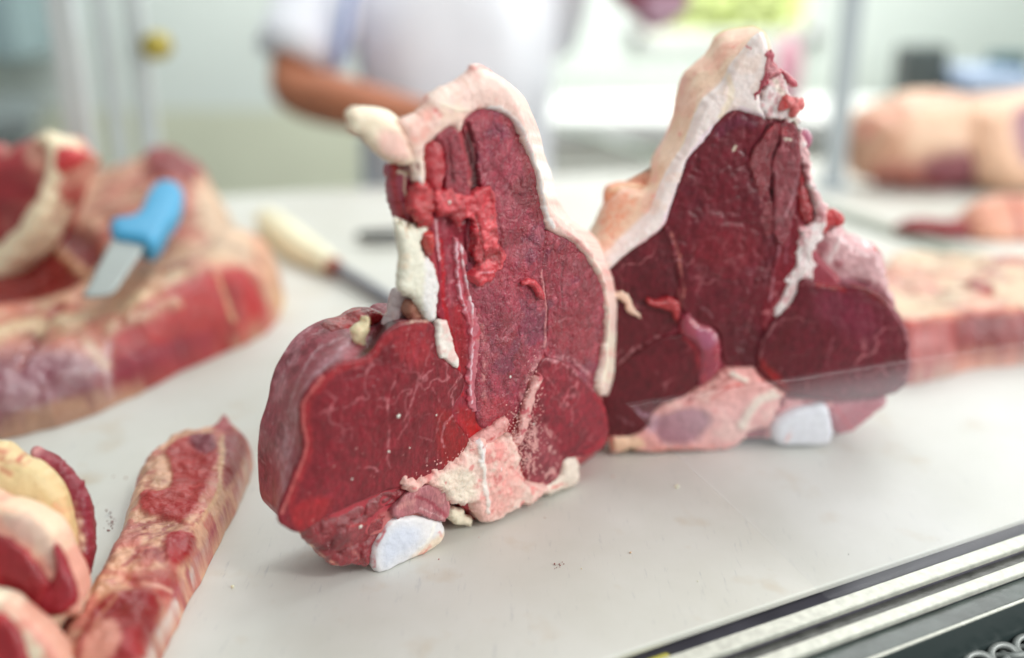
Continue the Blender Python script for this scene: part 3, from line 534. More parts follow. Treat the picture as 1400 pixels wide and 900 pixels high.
# --- right lobe
cut('flank_muscle', PL, [(745,318),(760,320),(778,327),(798,344),(815,372),(827,401),(830,440),(826,480),(817,512),(808,530),(785,507),(768,494),(748,486),(750,455),(750,420),(746,392),(742,360)], M['wrinkled'], left, A(156, 52, 70), w=.0015, depth=.05, rnd=.004, dome=.003, wr=.0022, wrs=42, wr2=.0003, ridge=.0009, rs=70, seed=21, res=.00075,
    paint=[('n', 45, .0, A(134, 32, 46), .8), ('n', 80, .1, A(120, 44, 72), .7), ('n', 140, .2, A(186, 90, 104), .4), ('v', 90, .045, A(190,110,124), .45), ('p', [(760,430),(800,430),(815,480),(790,500),(760,480)], 10, A(150,44,56), .7), ('s', [(760,488),(785,494),(806,512)], 4, A(206,150,156), .6, 0, 1.5), ('s', [(770,360),(768,400),(772,430)], 1.5, A(100,20,36), .6, -.0008), ('d', 500, .9, A(225,170,170), .5)])
cut('short_muscle', PL, [(745,492),(760,492),(777,500),(795,516),(812,534),(826,556),(831,580),(829,604),(815,618),(790,624),(772,629),(762,652),(745,668),(728,662),(716,640),(712,600),(716,570),(722,545),(732,512)], M['meat'], left, A(136, 34, 50), w=.001, depth=.05, rnd=.004, dome=.003, wr=.0008, wrs=60, seed=22,
    paint=[('n', 45, .1, A(120, 26, 42), .7), ('s', [(742,510),(758,530),(770,545),(780,558)], 1.3, VEIN, .5, 0, 1.2), ('s', [(735,592),(750,590),(768,605)], 2, VEIN, .4, 0, 1.2), ('s', [(768,560),(780,552)], 1.4, VEIN, .4, 0, 1.2), ('s', [(742,492),(765,494),(790,510),(812,532)], 4.5, A(214,160,166), .75, .0004, 1.2), ('s', [(815,540),(828,570),(828,600),(800,618)], 5, A(176,40,56), .5),
      ('p', [(712,580),(735,580),(760,610),(765,645),(745,668),(722,655)], 8, A(150,84,88), .75), ('n', 240, .0, A(96,30,40), .5), ('d', 330, .3, A(214,168,164), .75, [(700,575),(730,572),(755,600),(765,640),(740,662),(715,640)]), ('d', 230, .6, A(80,16,26), .7, [(705,580),(730,590),(745,620),(735,655),(715,640)])])
# --- bottom
cut('folded_muscle', PL, [(415,722),(430,712),(460,700),(506,676),(545,664),(556,672),(541,695),(528,722),(514,750),(508,775),(498,779),(480,777),(462,778),(446,768),(432,752),(420,740)], M['ragged'], left, A(126, 20, 34), w=.000, depth=.045, rnd=.006, dome=.003, wr=.003, wrs=50, ridge=.002, rs=60, rag=.0008, seed=24,
    paint=[('n', 60, .1, A(100, 14, 26), .8), ('s', [(470,700),(500,690),(530,680)], 2, A(196,110,120), .6, 0, 1.5), ('s', [(475,720),(510,712),(530,700)], 3, A(170,24,34), .8), ('s', [(480,745),(488,760),(495,770)], 3, A(196,130,124), .5, 0, 1.5), ('s', [(505,775),(512,750),(527,722),(541,697)], 3, A(176,30,44), .8), ('s', [(430,712),(448,705)], 4, A(190,16,22), .8), ('s', [(424,742),(440,760),(462,774)], 3, A(200,150,130), .6, 0, 1.5)])
cut('fat_edge', PL, [(415,721),(426,718),(434,726),(436,742),(432,752),(424,742)], M['fat'], left, A(228, 190, 168), w=-.002, depth=.02, rnd=.003, paint=[('n', 150, .1, A(214,160,140), .6)])
cut('cartilage', PL, [(516,785),(510,770),(513,752),(524,728),(535,712),(552,706),(572,706),(592,708),(606,714),(611,728),(607,740),(590,755),(568,765),(545,776),(530,784)], M['bone'], left, BONE, w=.002, depth=.04, rnd=.004, dome=.004, rag=.0003, wr=.0006, wrs=40, seed=25,
    paint=[('p', [(522,740),(545,718),(572,722),(570,745),(545,765),(525,775)], 12, A(200,210,226,.88), .8), ('s', [(512,776),(514,752),(526,728),(538,708)], 2.8, A(180,40,60), .8, 0, 1.5), ('p', [(575,752),(595,735),(612,728),(612,745),(590,758),(560,775),(555,770)], 4, A(214,200,180), .9), ('s', [(570,765),(580,755),(588,748)], 4, A(190,56,48), .8, .0008, 1.6), ('s', [(600,728),(610,742)], 3, A(200,80,70), .6, 0, 1.5), ('s', [(595,714),(588,735),(575,750)], 3, A(232,228,214), .8, .0005)])
cut('gristle_muscle', PL, [(539,700),(552,684),(566,672),(588,664),(604,668),(613,684),(614,700),(608,712),(596,710),(580,703),(560,703),(545,708)], M['meat'], left, A(168, 104, 110), w=.004, depth=.02, rnd=.003, rag=.0006, wr=.0008, wrs=110, seed=26,
    paint=[('n', 150, .0, A(186, 130, 130), .6), ('s', [(570,678),(590,688),(608,706)], 3.5, A(150,44,66), .7), ('s', [(545,695),(565,685)], 4, A(196,140,136), .6), ('s', [(575,695),(590,700),(606,710)], 1.5, A(226,190,190), .5)])
cut('crumbly_fat', PL, [(552,664),(556,654),(572,654),(588,650),(604,642),(618,634),(633,622),(640,608),(650,598),(662,598),(676,604),(688,600),(700,598),(710,606),(714,625),(714,645),(720,658),(736,662),(752,670),(744,682),(730,690),(708,700),(690,710),(672,719),(660,712),(652,700),(644,690),(634,692),(622,690),(613,688),(604,672),(590,664),(572,674),(560,676)],
    M['crumbly'], left, A(224, 178, 170), w=.006, depth=.035, rnd=.004, dome=.003, rag=.0016, wr=.0028, wrs=75, wr2=.0009, res=.0007, seed=27,
    paint=[('n', 60, -.1, A(230, 200, 190), .7), ('n', 130, .15, A(206, 110, 110), .7), ('p', [(665,605),(700,605),(712,640),(712,660),(700,690),(668,700),(660,660)], 8, A(218,158,152), .85, 0, 1.0), ('s', [(655,608),(660,640),(664,670),(668,700)], 4, A(240,228,214), .8, .001), ('s', [(652,600),(660,612),(658,628)], 5, A(240,236,232), .9, .001),
      ('s', [(672,650),(678,660),(672,668)], 3, A(180,30,40), .7, -.0006, 1.6), ('p', [(600,650),(632,640),(650,655),(650,680),(625,688),(605,668)], 7, A(236,214,198), .7), ('s', [(700,640),(720,660),(735,670)], 2.5, A(206,90,90), .6, 0, 1.6), ('d', 260, .75, A(200,90,96), .6), ('d', 420, .8, A(246,236,224), .7)])
cut('crumbly_fat', PL, [(617,700),(626,696),(636,698),(640,705),(648,710),(646,721),(636,719),(628,720),(618,713)], M['crumbly'], left, A(232, 212, 192), w=-.002, depth=.015, rnd=.003, rag=.001, wr=.0015, wrs=150, wr2=.0005, seed=28)
cut('dark_meat_shred', PL, [(630,695),(640,688),(652,692),(656,704),(650,712),(640,706)], M['ragged'], left, A(150, 50, 46), w=-.008, depth=.02, rnd=.003, rag=.0008, wr=.001, wrs=150, seed=29)
cut('crumbly_fat', PL, [(700,606),(712,590),(716,560),(724,540),(735,520),(742,512),(740,528),(732,545),(728,570),(722,590),(712,612)], M['crumbly'], left, A(204, 158, 154), w=.0065, depth=.01, rnd=.002, rag=.0014, wr=.0014, wrs=200, wr2=.0006, seed=30, paint=[('n', 200, .0, A(180,80,90), .8), ('d', 420, .6, A(236,206,200), .8)], floor=False)
cut('crumbly_fat', PL, [(646,604),(660,592),(680,580),(692,572),(700,580),(690,596),(676,606),(660,612)], M['crumbly'], left, A(206, 150, 146), w=.005, depth=.008, rnd=.002, rag=.001, wr=.0012, wrs=200, seed=31, paint=[('s', [(660,606),(690,590)], 3, A(180,20,28), .8, 0, 1.2), ('d', 420, .6, A(236,206,200), .8)], floor=False)
cut('fat_edge', PL, [(772,632),(780,626),(792,628),(795,645),(793,660),(782,668),(765,674),(748,680),(742,672),(758,660),(768,650)], M['crumbly'], left, A(234, 208, 196), w=.003, depth=.03, rnd=.004, dome=.002, rag=.0008, wr=.0012, wrs=120, seed=32, paint=[('s', [(745,674),(762,664),(775,662)], 3, A(206,90,84), .7, 0, 1.5)])
# --- left bone and fat
cut('bone_end', PL, [(546,300),(552,310),(556,302),(562,312),(568,306),(574,316),(582,308),(590,312),(586,322),(580,332),(584,348),(594,358),(600,372),(603,395),(602,420),(598,440),(588,442),(580,432),(574,418),(564,408),(553,404),(548,388),(550,350)], M['crumbly'], left, A(230, 220, 204), w=.004, depth=.014, back='same', rnd=.005, dome=.002, rag=.0007, wr=.0012, wrs=70, seed=41, res=.0007,
    paint=[('p', [(582,345),(600,370),(604,410),(598,438),(584,436),(578,410),(582,380)], 4, A(238,236,230), .9), ('n', 80, .1, A(224,196,170), .5), ('s', [(602,372),(604,405),(600,436)], 2, A(206,70,80), .6, 0, 1.5), ('s', [(556,312),(558,328)], 1.6, A(180,130,80), .6, -.001)])
cut('membrane', PL, [(540,430),(545,410),(552,398),(566,400),(576,412),(576,426),(568,438),(556,444),(544,448),(535,450)], M['skin_sheet'], left, A(178, 158, 160), w=-.012, depth=.012, rnd=.004, wr=.0014, wrs=100, rag=.0008, seed=42, floor=False, paint=[('s', [(546,440),(558,418),(566,402)], 4, A(206,206,210), .8, 0, 1.5), ('n', 150, .2, A(120,70,80), .6)])
cut('bone_marrow', PL, [(562,420),(570,412),(578,420),(582,432),(578,441),(566,442),(560,432)], M['crumbly'], left, A(142, 92, 74), w=-.001, depth=.012, rnd=.003, wr=.0008, wrs=200, rag=.0006, seed=43, floor=False, paint=[('n', 200, .1, A(110,40,34), .7), ('s', [(570,410),(580,418)], 3, A(150,30,30), .8)])
cut('bone_tip', PL, [(599,446),(604,438),(612,441),(617,455),(622,470),(627,488),(629,504),(622,504),(612,495),(602,486),(598,465)], M['bone'], left, A(228, 214, 208), w=.0055, depth=.006, rnd=.0018, dome=.0005, rag=.0006, wr=.0006, wrs=150, paint=[('n', 150, .1, A(216, 176, 172), .6)], seed=44, floor=False)
cut('side_membrane', PL, [(536,232),(545,224),(562,222),(576,232),(584,250),(580,270),(574,290),(584,312),(570,316),(556,308),(548,304),(541,280),(537,255)], M['skin_sheet'], left, A(140, 60, 76), w=-.006, depth=.035, rnd=.008, dome=.002, rag=.0008, wr=.0015, wrs=80, seed=45, floor=False, back=[(538,236),(546,228),(560,226),(570,236),(578,250),(576,270),(570,290),(578,306),(568,312),(556,306),(549,300),(543,280),(539,258)],
    paint=[('s', [(540,232),(539,255),(546,285),(552,300)], 6, A(150,24,32), .8), ('p', [(552,222),(575,222),(582,245),(570,250),(556,240)], 4, A(196,170,176), .85), ('s', [(553,240),(554,262),(558,285),(568,300)], 1.6, A(232,204,180), .9, .0008), ('s', [(556,232),(566,250),(570,270)], 1.6, A(228,190,170), .8, .0006), ('s', [(546,235),(556,238)], 4, A(232,212,190), .8), ('s', [(558,280),(566,300)], 3, A(90,14,24), .8), ('s', [(540,225),(540,240)], 4, A(160,30,30), .7)])
# --- fat
cut('fat_cap', PL, [(650,89),(659,91),(667,97),(688,109),(708,133),(721,162),(732,196),(741,228),(750,264),(763,291),(786,311),(806,331),(820,356),(831,382),(836,412),(837,450),(835,490),(832,520),(824,541),(816,534),(819,512),(826,480),(830,444),(827,401),(814,372),(797,345),(777,328),(752,318),(742,288),(733,242),(720,205),(706,174),(689,157),(668,152),(650,156),(638,166),(630,184),(616,178),(602,188),(590,196),(584,206),(586,240),(582,262),(576,258),(568,240),(564,222),(558,200),(550,180),(548,170),(556,163),(570,155),(582,146),(588,134),(600,122),(616,116),(634,107)],
    M['fat'], left, A(230, 202, 192), w=.0045, depth=.055, rnd=.005, dome=.003, dl=.01, res=.0008, seed=51, rag=.0006, wr=.0014, wrs=55, wr2=.0002, bulge=.0, back='same',
    paint=[('n', 40, -.05, A(228, 186, 180), .6), ('n', 100, .15, A(222,160,152), .5), ('v', 70, .05, A(206,120,116), .4), ('s', [(668,148),(690,152),(710,172),(724,205),(737,245),(746,290),(756,310)], 4.5, A(232,222,220), .9, .0006), ('s', [(700,140),(722,180),(738,225),(748,268)], 2.0, A(222,150,150), .5, -.0005, 1.5), ('s', [(668,150),(692,153),(712,176),(726,208)], 1.2, A(200,120,124), .4),
      ('p', [(560,160),(590,140),(625,130),(640,140),(636,160),(610,178),(588,190),(578,230),(568,230)], 8, A(232,196,178), .7, 0, 1.3), ('p', [(560,175),(585,145),(600,160),(590,180),(572,200)], 6, A(222,140,132), .6, -.0005, 1.8), ('s', [(618,133),(626,140)], 4, A(206,60,56), .8, -.0006, 1.4), ('s', [(595,150),(603,158)], 4, A(206,70,64), .8, -.0006, 1.4), ('s', [(573,225),(574,232)], 3, A(110,14,12), .9, -.0015), ('s', [(630,108),(640,118),(622,132)], 2, A(190,140,110), .6, -.001, 1.2),
      ('s', [(603,140),(625,150),(640,150)], 3, A(240,220,200), .6, .001), ('s', [(575,245),(577,262)], 3, A(236,224,222), .8, .0006), ('s', [(835,440),(833,490),(828,520)], 6, A(236,214,196), .7), ('s', [(752,300),(780,322),(800,340),(818,368)], 3, A(216,130,136), .5, 0, 1.6), ('s', [(646,92),(660,92)], 3, A(226,130,130), .6), ('d', 220, .9, A(206,90,90), .5)])
cut('fat_flap', PL, [(478,160),(484,149),(496,146),(512,150),(530,157),(548,170),(558,186),(566,205),(570,222),(558,228),(546,226),(531,219),(518,208),(505,195),(493,184),(483,182),(480,172)], M['fat'], left, A(234, 208, 188), w=.006, depth=.022, back='same', rnd=.006, dome=.002, rag=.0006, wr=.0012, wrs=60, wr2=.0003, seed=52, floor=False,
    paint=[('p', [(520,180),(550,185),(562,215),(540,218),(520,205)], 9, A(226,170,166), .7), ('s', [(545,222),(560,226)], 5, A(214,96,80), .6, 0, 1.6), ('n', 90, .15, A(228,190,180), .6), ('s', [(486,166),(490,184)], 4, A(236,226,200), .6)])

# little scraps of bone dust and fat sticking to the near cut
rng = np.random.RandomState(5)
def specks(name, pl, parent, pts, w, r, mat, color):
    V = []; T = []; n = 0
    uvs = pl.px(pts, w); ico = np.array([(0,0,1),(.9,0,.4),(.3,.85,.4),(-.7,.5,.4),(-.7,-.5,.4),(.3,-.85,.4),(0,0,-.6)])
    tt = [(0,1,2),(0,2,3),(0,3,4),(0,4,5),(0,5,1),(6,2,1),(6,3,2),(6,4,3),(6,5,4),(6,1,5)]
    for (a, b) in uvs:
        s = r * rng.uniform(.5, 1.3); P = ico * s * rng.uniform(.6, 1.3, (7, 1))
        V.append(pl.o + (a + P[:, :1]) * pl.u + (b + P[:, 1:2]) * pl.v + (w + P[:, 2:]) * pl.n); T += [[i + n for i in t] for t in tt]; n += 7
    V = np.concatenate(V); o = mesh_np(name, V, np.zeros((0, 4), int), mat, parent, np.array(T), np.tile(color, (len(V), 1))); o['kind'] = 'stuff'; return o
pts = [(rng.normal(715, 14), rng.normal(600, 26)) for _ in range(520)] + [(rng.uniform(560, 650), 0) for _ in range(1)]
pts = [(x, y) for x, y in pts if 690 < x < 765 and 545 < y < 665] + [(x, 660 - (x - 555) * .55 + rng.normal(0, 6)) for x in rng.uniform(552, 650, 45)] + [(rng.normal(728, 6), rng.normal(530, 20)) for _ in range(110)]
specks('bone_dust', PL, left, pts, .0058, .0007, M['fat'], A(216, 168, 164))
specks('fat_crumbs', PL, left, [(544,569),(697,515),(531,617),(481,655),(492,720),(729,580),(596,568),(560,612),(613,277)], .0068, .0013, M['fat'], A(238, 224, 210))

# ================================================================== the further beef cut
baseR = onz(1010, 612)
right = thing('beef_loin_cut', baseR, 'upright bone-in beef cut behind, with a broad sheet of fat down its left side', 'meat')
PR = Plane(onz(1000, 614), 7)
cut('connective_tissue', PR, [(930,280),(960,210),(990,165),(1020,120),(1060,120),(1085,170),(1110,260),(1110,330),(1160,390),(1200,405),(1225,440),(1230,510),(1180,545),(1130,575),(1060,600),(960,600),(850,590),(840,520),(850,400),(900,340)], M['fat'], right, A(140, 64, 74), w=-.0004, depth=.05, rnd=.004, res=.0018, paint=[('p', [(1030,180),(1076,168),(1078,200),(1066,310),(1050,310),(1030,225)], 4, A(60,8,14), 1), ('n', 60, .1, A(150, 70, 78), .8)])  # near-black patch paints shade into the gaps between the split muscles
cut('strip_loin_muscle', PR, [(984,168),(1006,152),(1029,156),(1047,163),(1041,182),(1026,204),(1024,224),(1034,240),(1047,243),(1051,262),(1056,284),(1066,300),(1070,320),(1062,350),(1052,385),(1044,430),(1040,470),(1032,500),(1000,500),(988,485),(984,455),(969,446),(951,441),(935,424),(925,410),(930,390),(926,366),(918,335),(910,310),(922,277),(933,245),(943,218),(963,196)], M['meat'], right, A(104, 26, 40), w=.002, depth=.06, rnd=.004, dome=.003, wr=.0022, wrs=45, wr2=.0003, ridge=.0008, rs=60, seed=61, res=.0009,
    paint=[('n', 40, .0, A(116, 32, 46), .6), ('n', 90, .2, A(92, 22, 40), .6), ('s', [(985,180),(1008,165),(1030,170)], 12, A(96,34,58), .7), ('s', [(918,318),(926,340),(930,365),(934,392),(934,408)], 2.2, A(206,136,124), .75, .0004, 1.2), ('s', [(925,395),(932,420),(928,440)], 2, A(196,120,110), .4, 0, 1),
      ('s', [(1030,420),(1022,450),(1010,475),(998,495)], 2.2, A(190,130,134), .6, 0, 1.7), ('s', [(1058,310),(1052,345),(1046,390)], 2, A(180,110,126), .5, 0, 1.7), ('s', [(1040,330),(1030,370),(1018,400)], 1.5, A(150,70,86), .4, 0, 1.7), ('p', [(960,320),(1030,310),(1040,350),(990,370),(950,350)], 14, A(128,38,48), .6), ('p', [(985,440),(1030,440),(1036,495),(1000,495)], 8, A(84,18,30), .6),
      ('s', [(1003,206),(1006,202)], 3, A(236,210,190), .9), ('d', 380, .84, A(180,120,136), .5)])
cut('split_muscle', PR, [(1049,182),(1060,170),(1068,172),(1064,192),(1055,215),(1053,240),(1050,262),(1056,285),(1060,310),(1050,322),(1040,302),(1036,270),(1033,245),(1028,228),(1030,210),(1040,196)], M['wrinkled'], right, A(134, 38, 50), w=.0035, depth=.03, rnd=.006, wr=.0022, wrs=100, rag=.0006, seed=62, paint=[('s', [(1045,180),(1056,172)], 5, A(176,60,64), .7), ('n', 120, .1, A(120,26,40), .6)])
cut('split_muscle', PR, [(1071,172),(1085,172),(1091,190),(1093,215),(1092,245),(1088,275),(1082,300),(1076,328),(1066,334),(1058,310),(1060,280),(1061,250),(1058,230),(1064,208),(1070,194)], M['wrinkled'], right, A(134, 42, 56), w=.0045, depth=.03, rnd=.007, wr=.0022, wrs=80, rag=.0005, seed=63, paint=[('s', [(1072,178),(1082,180)], 8, A(190,60,68), .7), ('s', [(1091,240),(1084,270),(1074,296)], 2, A(206,150,160), .7), ('s', [(1075,190),(1082,191)], 2.5, A(240,220,200), .9), ('n', 100, .1, A(120,30,48), .6)])
cut('split_muscle', PR, [(1093,222),(1100,236),(1106,258),(1113,282),(1114,300),(1107,309),(1098,304),(1092,288),(1090,262)], M['ragged'], right, A(148, 28, 38), w=.003, depth=.025, rnd=.005, wr=.0015, wrs=120, rag=.0006, seed=64, paint=[('n', 120, .1, A(176,44,44), .6), ('s', [(1098,250),(1100,280)], 2.5, A(196,110,120), .5, 0, 1.6)])
cut('lower_strip_muscle', PR, [(1062,296),(1078,292),(1090,300),(1092,318),(1090,350),(1082,374),(1070,402),(1060,430),(1048,450),(1042,445),(1046,415),(1056,375),(1064,345)], M['meat'], right, A(120, 26, 42), w=.003, depth=.03, rnd=.003, wr=.001, wrs=80, seed=65, paint=[('s', [(1068,300),(1066,335),(1060,370),(1052,410)], 2.2, A(200,150,164), .7, .0004, 1.4), ('s', [(1082,298),(1078,330),(1074,360)], 1.6, A(180,110,126), .6, 0, 1.4)])
cut('corner_muscle', PR, [(826,376),(850,354),(884,330),(912,316),(918,335),(924,366),(927,395),(918,410),(898,414),(873,412),(851,400),(832,400)], M['meat'], right, A(92, 22, 34), w=.0005, depth=.05, rnd=.003, dome=.002, wr=.0012, wrs=60, seed=66, paint=[('n', 60, .1, A(110,26,40), .6), ('s', [(850,380),(880,395),(900,408)], 1.5, A(150,60,70), .4, 0, 1.5)])
cut('side_muscle', PR, [(828,410),(846,402),(862,410),(887,416),(916,410),(928,424),(930,440),(918,452),(900,462),(872,480),(850,500),(838,510),(828,505)], M['meat'], right, A(96, 22, 34), w=.0005, depth=.05, rnd=.003, dome=.002, wr=.0014, wrs=60, seed=67, paint=[('n', 60, .1, A(112,28,42), .6), ('s', [(838,505),(855,488),(875,474),(905,462)], 3, A(200,140,144), .65, .0004, 1.3), ('s', [(895,462),(915,460)], 2, A(190,130,134), .5), ('s', [(838,488),(850,478)], 3, A(206,160,164), .5, 0, 1.5)])
cut('lower_round_muscle', PR, [(822,546),(836,518),(850,502),(872,484),(901,466),(934,460),(951,472),(957,495),(953,524),(930,544),(905,552),(890,566),(885,582),(866,594),(838,597),(824,580)], M['meat'], right, A(94, 20, 32), w=.003, depth=.05, rnd=.004, dome=.004, wr=.0008, wrs=50, seed=68, paint=[('n', 50, .1, A(106,24,38), .6), ('s', [(936,462),(952,480),(955,505)], 4, A(150,30,44), .7), ('s', [(845,570),(865,580)], 3, A(180,120,130), .5, 0, 1.4), ('s', [(868,555),(880,568),(892,566)], 4, A(190,150,170), .5, 0, 1.2)])
cut('side_lobe', PR, [(930,458),(932,436),(944,430),(958,444),(975,449),(986,466),(988,492),(984,512),(968,526),(954,532),(955,500),(951,475)], M['skin_sheet'], right, A(140, 56, 74), w=.005, depth=.04, rnd=.006, dome=.002, wr=.0014, wrs=80, seed=69, paint=[('s', [(945,440),(975,452),(986,472)], 3, A(200,120,120), .6, 0, 1.2), ('p', [(955,450),(975,455),(978,475),(960,475)], 6, A(160,90,120), .6), ('n', 110, .1, A(160,60,70), .6)])
cut('torn_flap', PR, [(886,410),(900,412),(916,408),(926,412),(930,425),(928,442),(923,440),(918,428),(904,424),(890,420)], M['ragged'], right, A(160, 34, 40), w=.006, depth=.008, rnd=.003, wr=.001, wrs=150, rag=.0006, seed=70, floor=False)
cut('fat_sliver', PR, [(834,402),(848,400),(858,404),(865,414),(872,430),(877,437),(868,432),(858,422),(852,412),(842,410),(835,412)], M['fat'], right, A(220, 190, 172), w=.005, depth=.004, rnd=.0012, rag=.001, seed=71, floor=False)
cut('round_muscle', PR, [(1096,384),(1112,387),(1130,392),(1148,394),(1166,391),(1191,398),(1212,412),(1230,434),(1241,458),(1244,486),(1242,516),(1228,535),(1194,543),(1137,546),(1101,543),(1076,536),(1057,520),(1038,498),(1042,478),(1055,448),(1080,421),(1092,402)], M['meat'], right, A(98, 24, 38), w=.006, depth=.065, rnd=.008, dome=.005, bulge=.004, side=A(150, 96, 108), wr=.0012, wrs=40, wr2=.0002, seed=72, res=.001,
    paint=[('n', 35, .0, A(110, 30, 48), .6), ('s', [(1060,440),(1042,475),(1038,492)], 2, A(180,120,126), .7), ('s', [(1085,430),(1070,460),(1058,500)], 12, A(90,14,24), .6), ('p', [(1120,400),(1160,400),(1200,430),(1190,470),(1150,450),(1120,430)], 16, A(118,40,64), .6), ('s', [(1140,460),(1134,480),(1130,500)], 1.8, A(170,100,112), .4, 0, 1.5), ('s', [(1168,390),(1195,402),(1215,418)], 6, A(110,10,14), .8), ('s', [(1118,388),(1140,392),(1155,396)], 5, A(150,24,24), .7), ('s', [(1215,415),(1232,440),(1242,470),(1243,515)], 2.2, A(190,130,138), .6), ('p', [(1036,490),(1060,510),(1080,535),(1060,530)], 5, A(150,14,14), .8), ('d', 300, .85, A(190,130,140), .4), ('d', 250, .7, A(210,160,120), .6, [(1110,385),(1150,390),(1150,398),(1110,396)])])
cut('silverskin', PR, [(1118,330),(1130,312),(1144,302),(1156,312),(1170,325),(1188,334),(1206,342),(1216,358),(1219,380),(1226,402),(1234,428),(1225,430),(1212,414),(1192,400),(1166,393),(1148,396),(1118,388),(1110,372),(1110,350)], M['skin_sheet'], right, A(194, 156, 160), w=-.006, depth=.05, rnd=.012, dome=.004, wr=.0035, wrs=50, wr2=.0006, rag=.001, seed=73, floor=False,
    paint=[('n', 60, .05, A(150, 84, 92), .75), ('s', [(1115,380),(1140,345),(1150,320)], 5, A(224,206,206), .8, .001, 1.4), ('s', [(1150,380),(1185,365),(1205,370)], 6, A(206,176,180), .6, 0, 1.6), ('s', [(1190,336),(1208,344),(1216,360),(1218,378)], 4, A(170,24,28), .85), ('s', [(1120,380),(1145,385)], 5, A(90,30,36), .7), ('s', [(1216,385),(1228,412),(1238,440)], 4, A(216,190,190), .6), ('s', [(1160,335),(1185,350)], 3, A(206,196,196), .5, .001, 1.5)])
cut('torn_flap', PR, [(1122,308),(1130,295),(1142,287),(1152,292),(1158,304),(1150,312),(1138,312),(1128,322)], M['ragged'], right, A(176, 26, 34), w=-.002, depth=.014, rnd=.004, wr=.0015, wrs=130, rag=.0008, seed=74, floor=False)
cut('fat_strip', PR, [(1048,165),(1040,150),(1044,130),(1050,108),(1062,100),(1074,112),(1082,135),(1090,160),(1096,175),(1104,196),(1108,222),(1116,255),(1128,282),(1134,300),(1124,325),(1114,345),(1117,362),(1110,386),(1100,384),(1094,410),(1078,424),(1060,440),(1062,418),(1074,392),(1088,362),(1090,330),(1092,310),(1108,312),(1116,300),(1112,275),(1102,236),(1092,216),(1091,190),(1086,172),(1068,164),(1058,164)], M['crumbly'], right, A(224, 210, 210), w=.0038, depth=.03, rnd=.002, dome=.001, rag=.0022, wr=.0024, wrs=90, wr2=.0007, seed=75,
    paint=[('n', 90, .0, A(206, 160, 164), .8), ('n', 160, .2, A(176, 84, 96), .5), ('s', [(1092,318),(1100,350),(1086,385)], 2, A(190,140,146), .6, -.0006, 1.6), ('s', [(1055,166),(1075,166)], 5, A(206,130,130), .6, 0, 1.6), ('s', [(1060,110),(1075,140),(1088,170)], 6, A(238,226,204), .6), ('s', [(1112,300),(1105,330),(1098,370)], 2, A(200,160,166), .6, -.0005, 1.6)])
cut('fat_cap', PR, [(990,115),(1002,92),(1018,70),(1032,52),(1044,46),(1052,62),(1054,85),(1050,108),(1042,132),(1050,166),(1040,163),(1028,158),(1006,153),(984,168),(963,196),(943,218),(933,245),(922,277),(910,310),(884,331),(850,356),(824,379),(810,366),(836,343),(866,318),(890,292),(904,256),(920,228),(938,198),(960,145)], M['fat'], right, A(228, 210, 208), w=.004, depth=.055, rnd=.005, dome=.002, rag=.0004, wr=.0012, wrs=50, wr2=.0002, seed=76, res=.0009, floor=False,
    back=[(962,72),(980,50),(1002,40),(1022,37),(1034,38),(1046,55),(1048,80),(1046,100),(1040,125),(1040,160),(1030,168),(1020,170),(1006,175),(990,190),(970,215),(950,235),(940,255),(925,285),(905,320),(880,335),(850,350),(822,366),(803,330),(812,305),(824,275),(845,254),(884,252),(895,212),(918,160),(936,100)],
    side=A(228, 190, 168),
    paint=[('s', [(1040,160),(1006,150),(980,172),(950,205),(925,265),(908,305)], 6, A(216,200,214), .6), ('n', 60, .1, A(230, 200, 190), .6), ('s', [(995,104),(1000,130),(985,160)], 6, A(232,206,180), .5), ('s', [(1018,64),(1025,68)], 2, A(190,50,50), .8), ('d', 160, .9, A(190,90,80), .6), ('s', [(870,340),(905,312),(920,280)], 5, A(220,170,180), .5), ('s', [(1048,60),(1052,90)], 4, A(240,232,220), .7)],
    sidepaint=[('n', 60, -.05, A(228, 176, 158), .7), ('p', [(822,300),(830,262),(860,256),(880,262),(862,290),(845,320),(820,330)], 8, A(222,140,108), .8, 0, 1.2), ('s', [(970,95),(1000,60),(1020,48)], 12, A(222,160,140), .65, 0, 1.6), ('d', 150, .8, A(206,90,84), .7), ('s', [(936,110),(920,160),(898,205),(890,245)], 6, A(222,160,156), .6, 0, 1.6), ('s', [(905,180),(898,190)], 6, A(206,80,50), .7, 0, 1.4), ('s', [(955,150),(935,200),(915,240)], 5, A(236,206,170), .6), ('s', [(895,270),(905,280),(890,290)], 6, A(220,130,130), .5, 0, 1.6)])
cut('fat_fold', PR, [(827,298),(828,272),(836,258),(858,253),(884,254),(888,262),(868,276),(850,298),(836,322),(822,334)], M['fat'], right, A(226, 150, 118), w=-.04, depth=.02, rnd=.006, dome=.003, rag=.0006, wr=.002, wrs=60, seed=77, floor=False, paint=[('n', 60, .1, A(216, 110, 84), .7), ('s', [(834,260),(860,254),(884,256)], 4, A(236,190,160), .8)])
cut('meat_scrap', PR, [(1048,72),(1058,70),(1062,84),(1068,94),(1060,108),(1050,112),(1040,124),(1031,138),(1036,122),(1046,104),(1048,90)], M['ragged'], right, A(166, 70, 84), w=.0065, depth=.006, rnd=.0018, wr=.002, wrs=150, rag=.0018, paint=[('n', 160, .0, A(206, 140, 146), .7)], seed=78, floor=False)
cut('meat_scrap', PR, [(1068,94),(1078,101),(1094,114),(1090,119),(1080,118),(1072,108)], M['ragged'], right, A(176, 84, 96), w=.004, depth=.006, rnd=.003, rag=.0006, seed=79, floor=False)
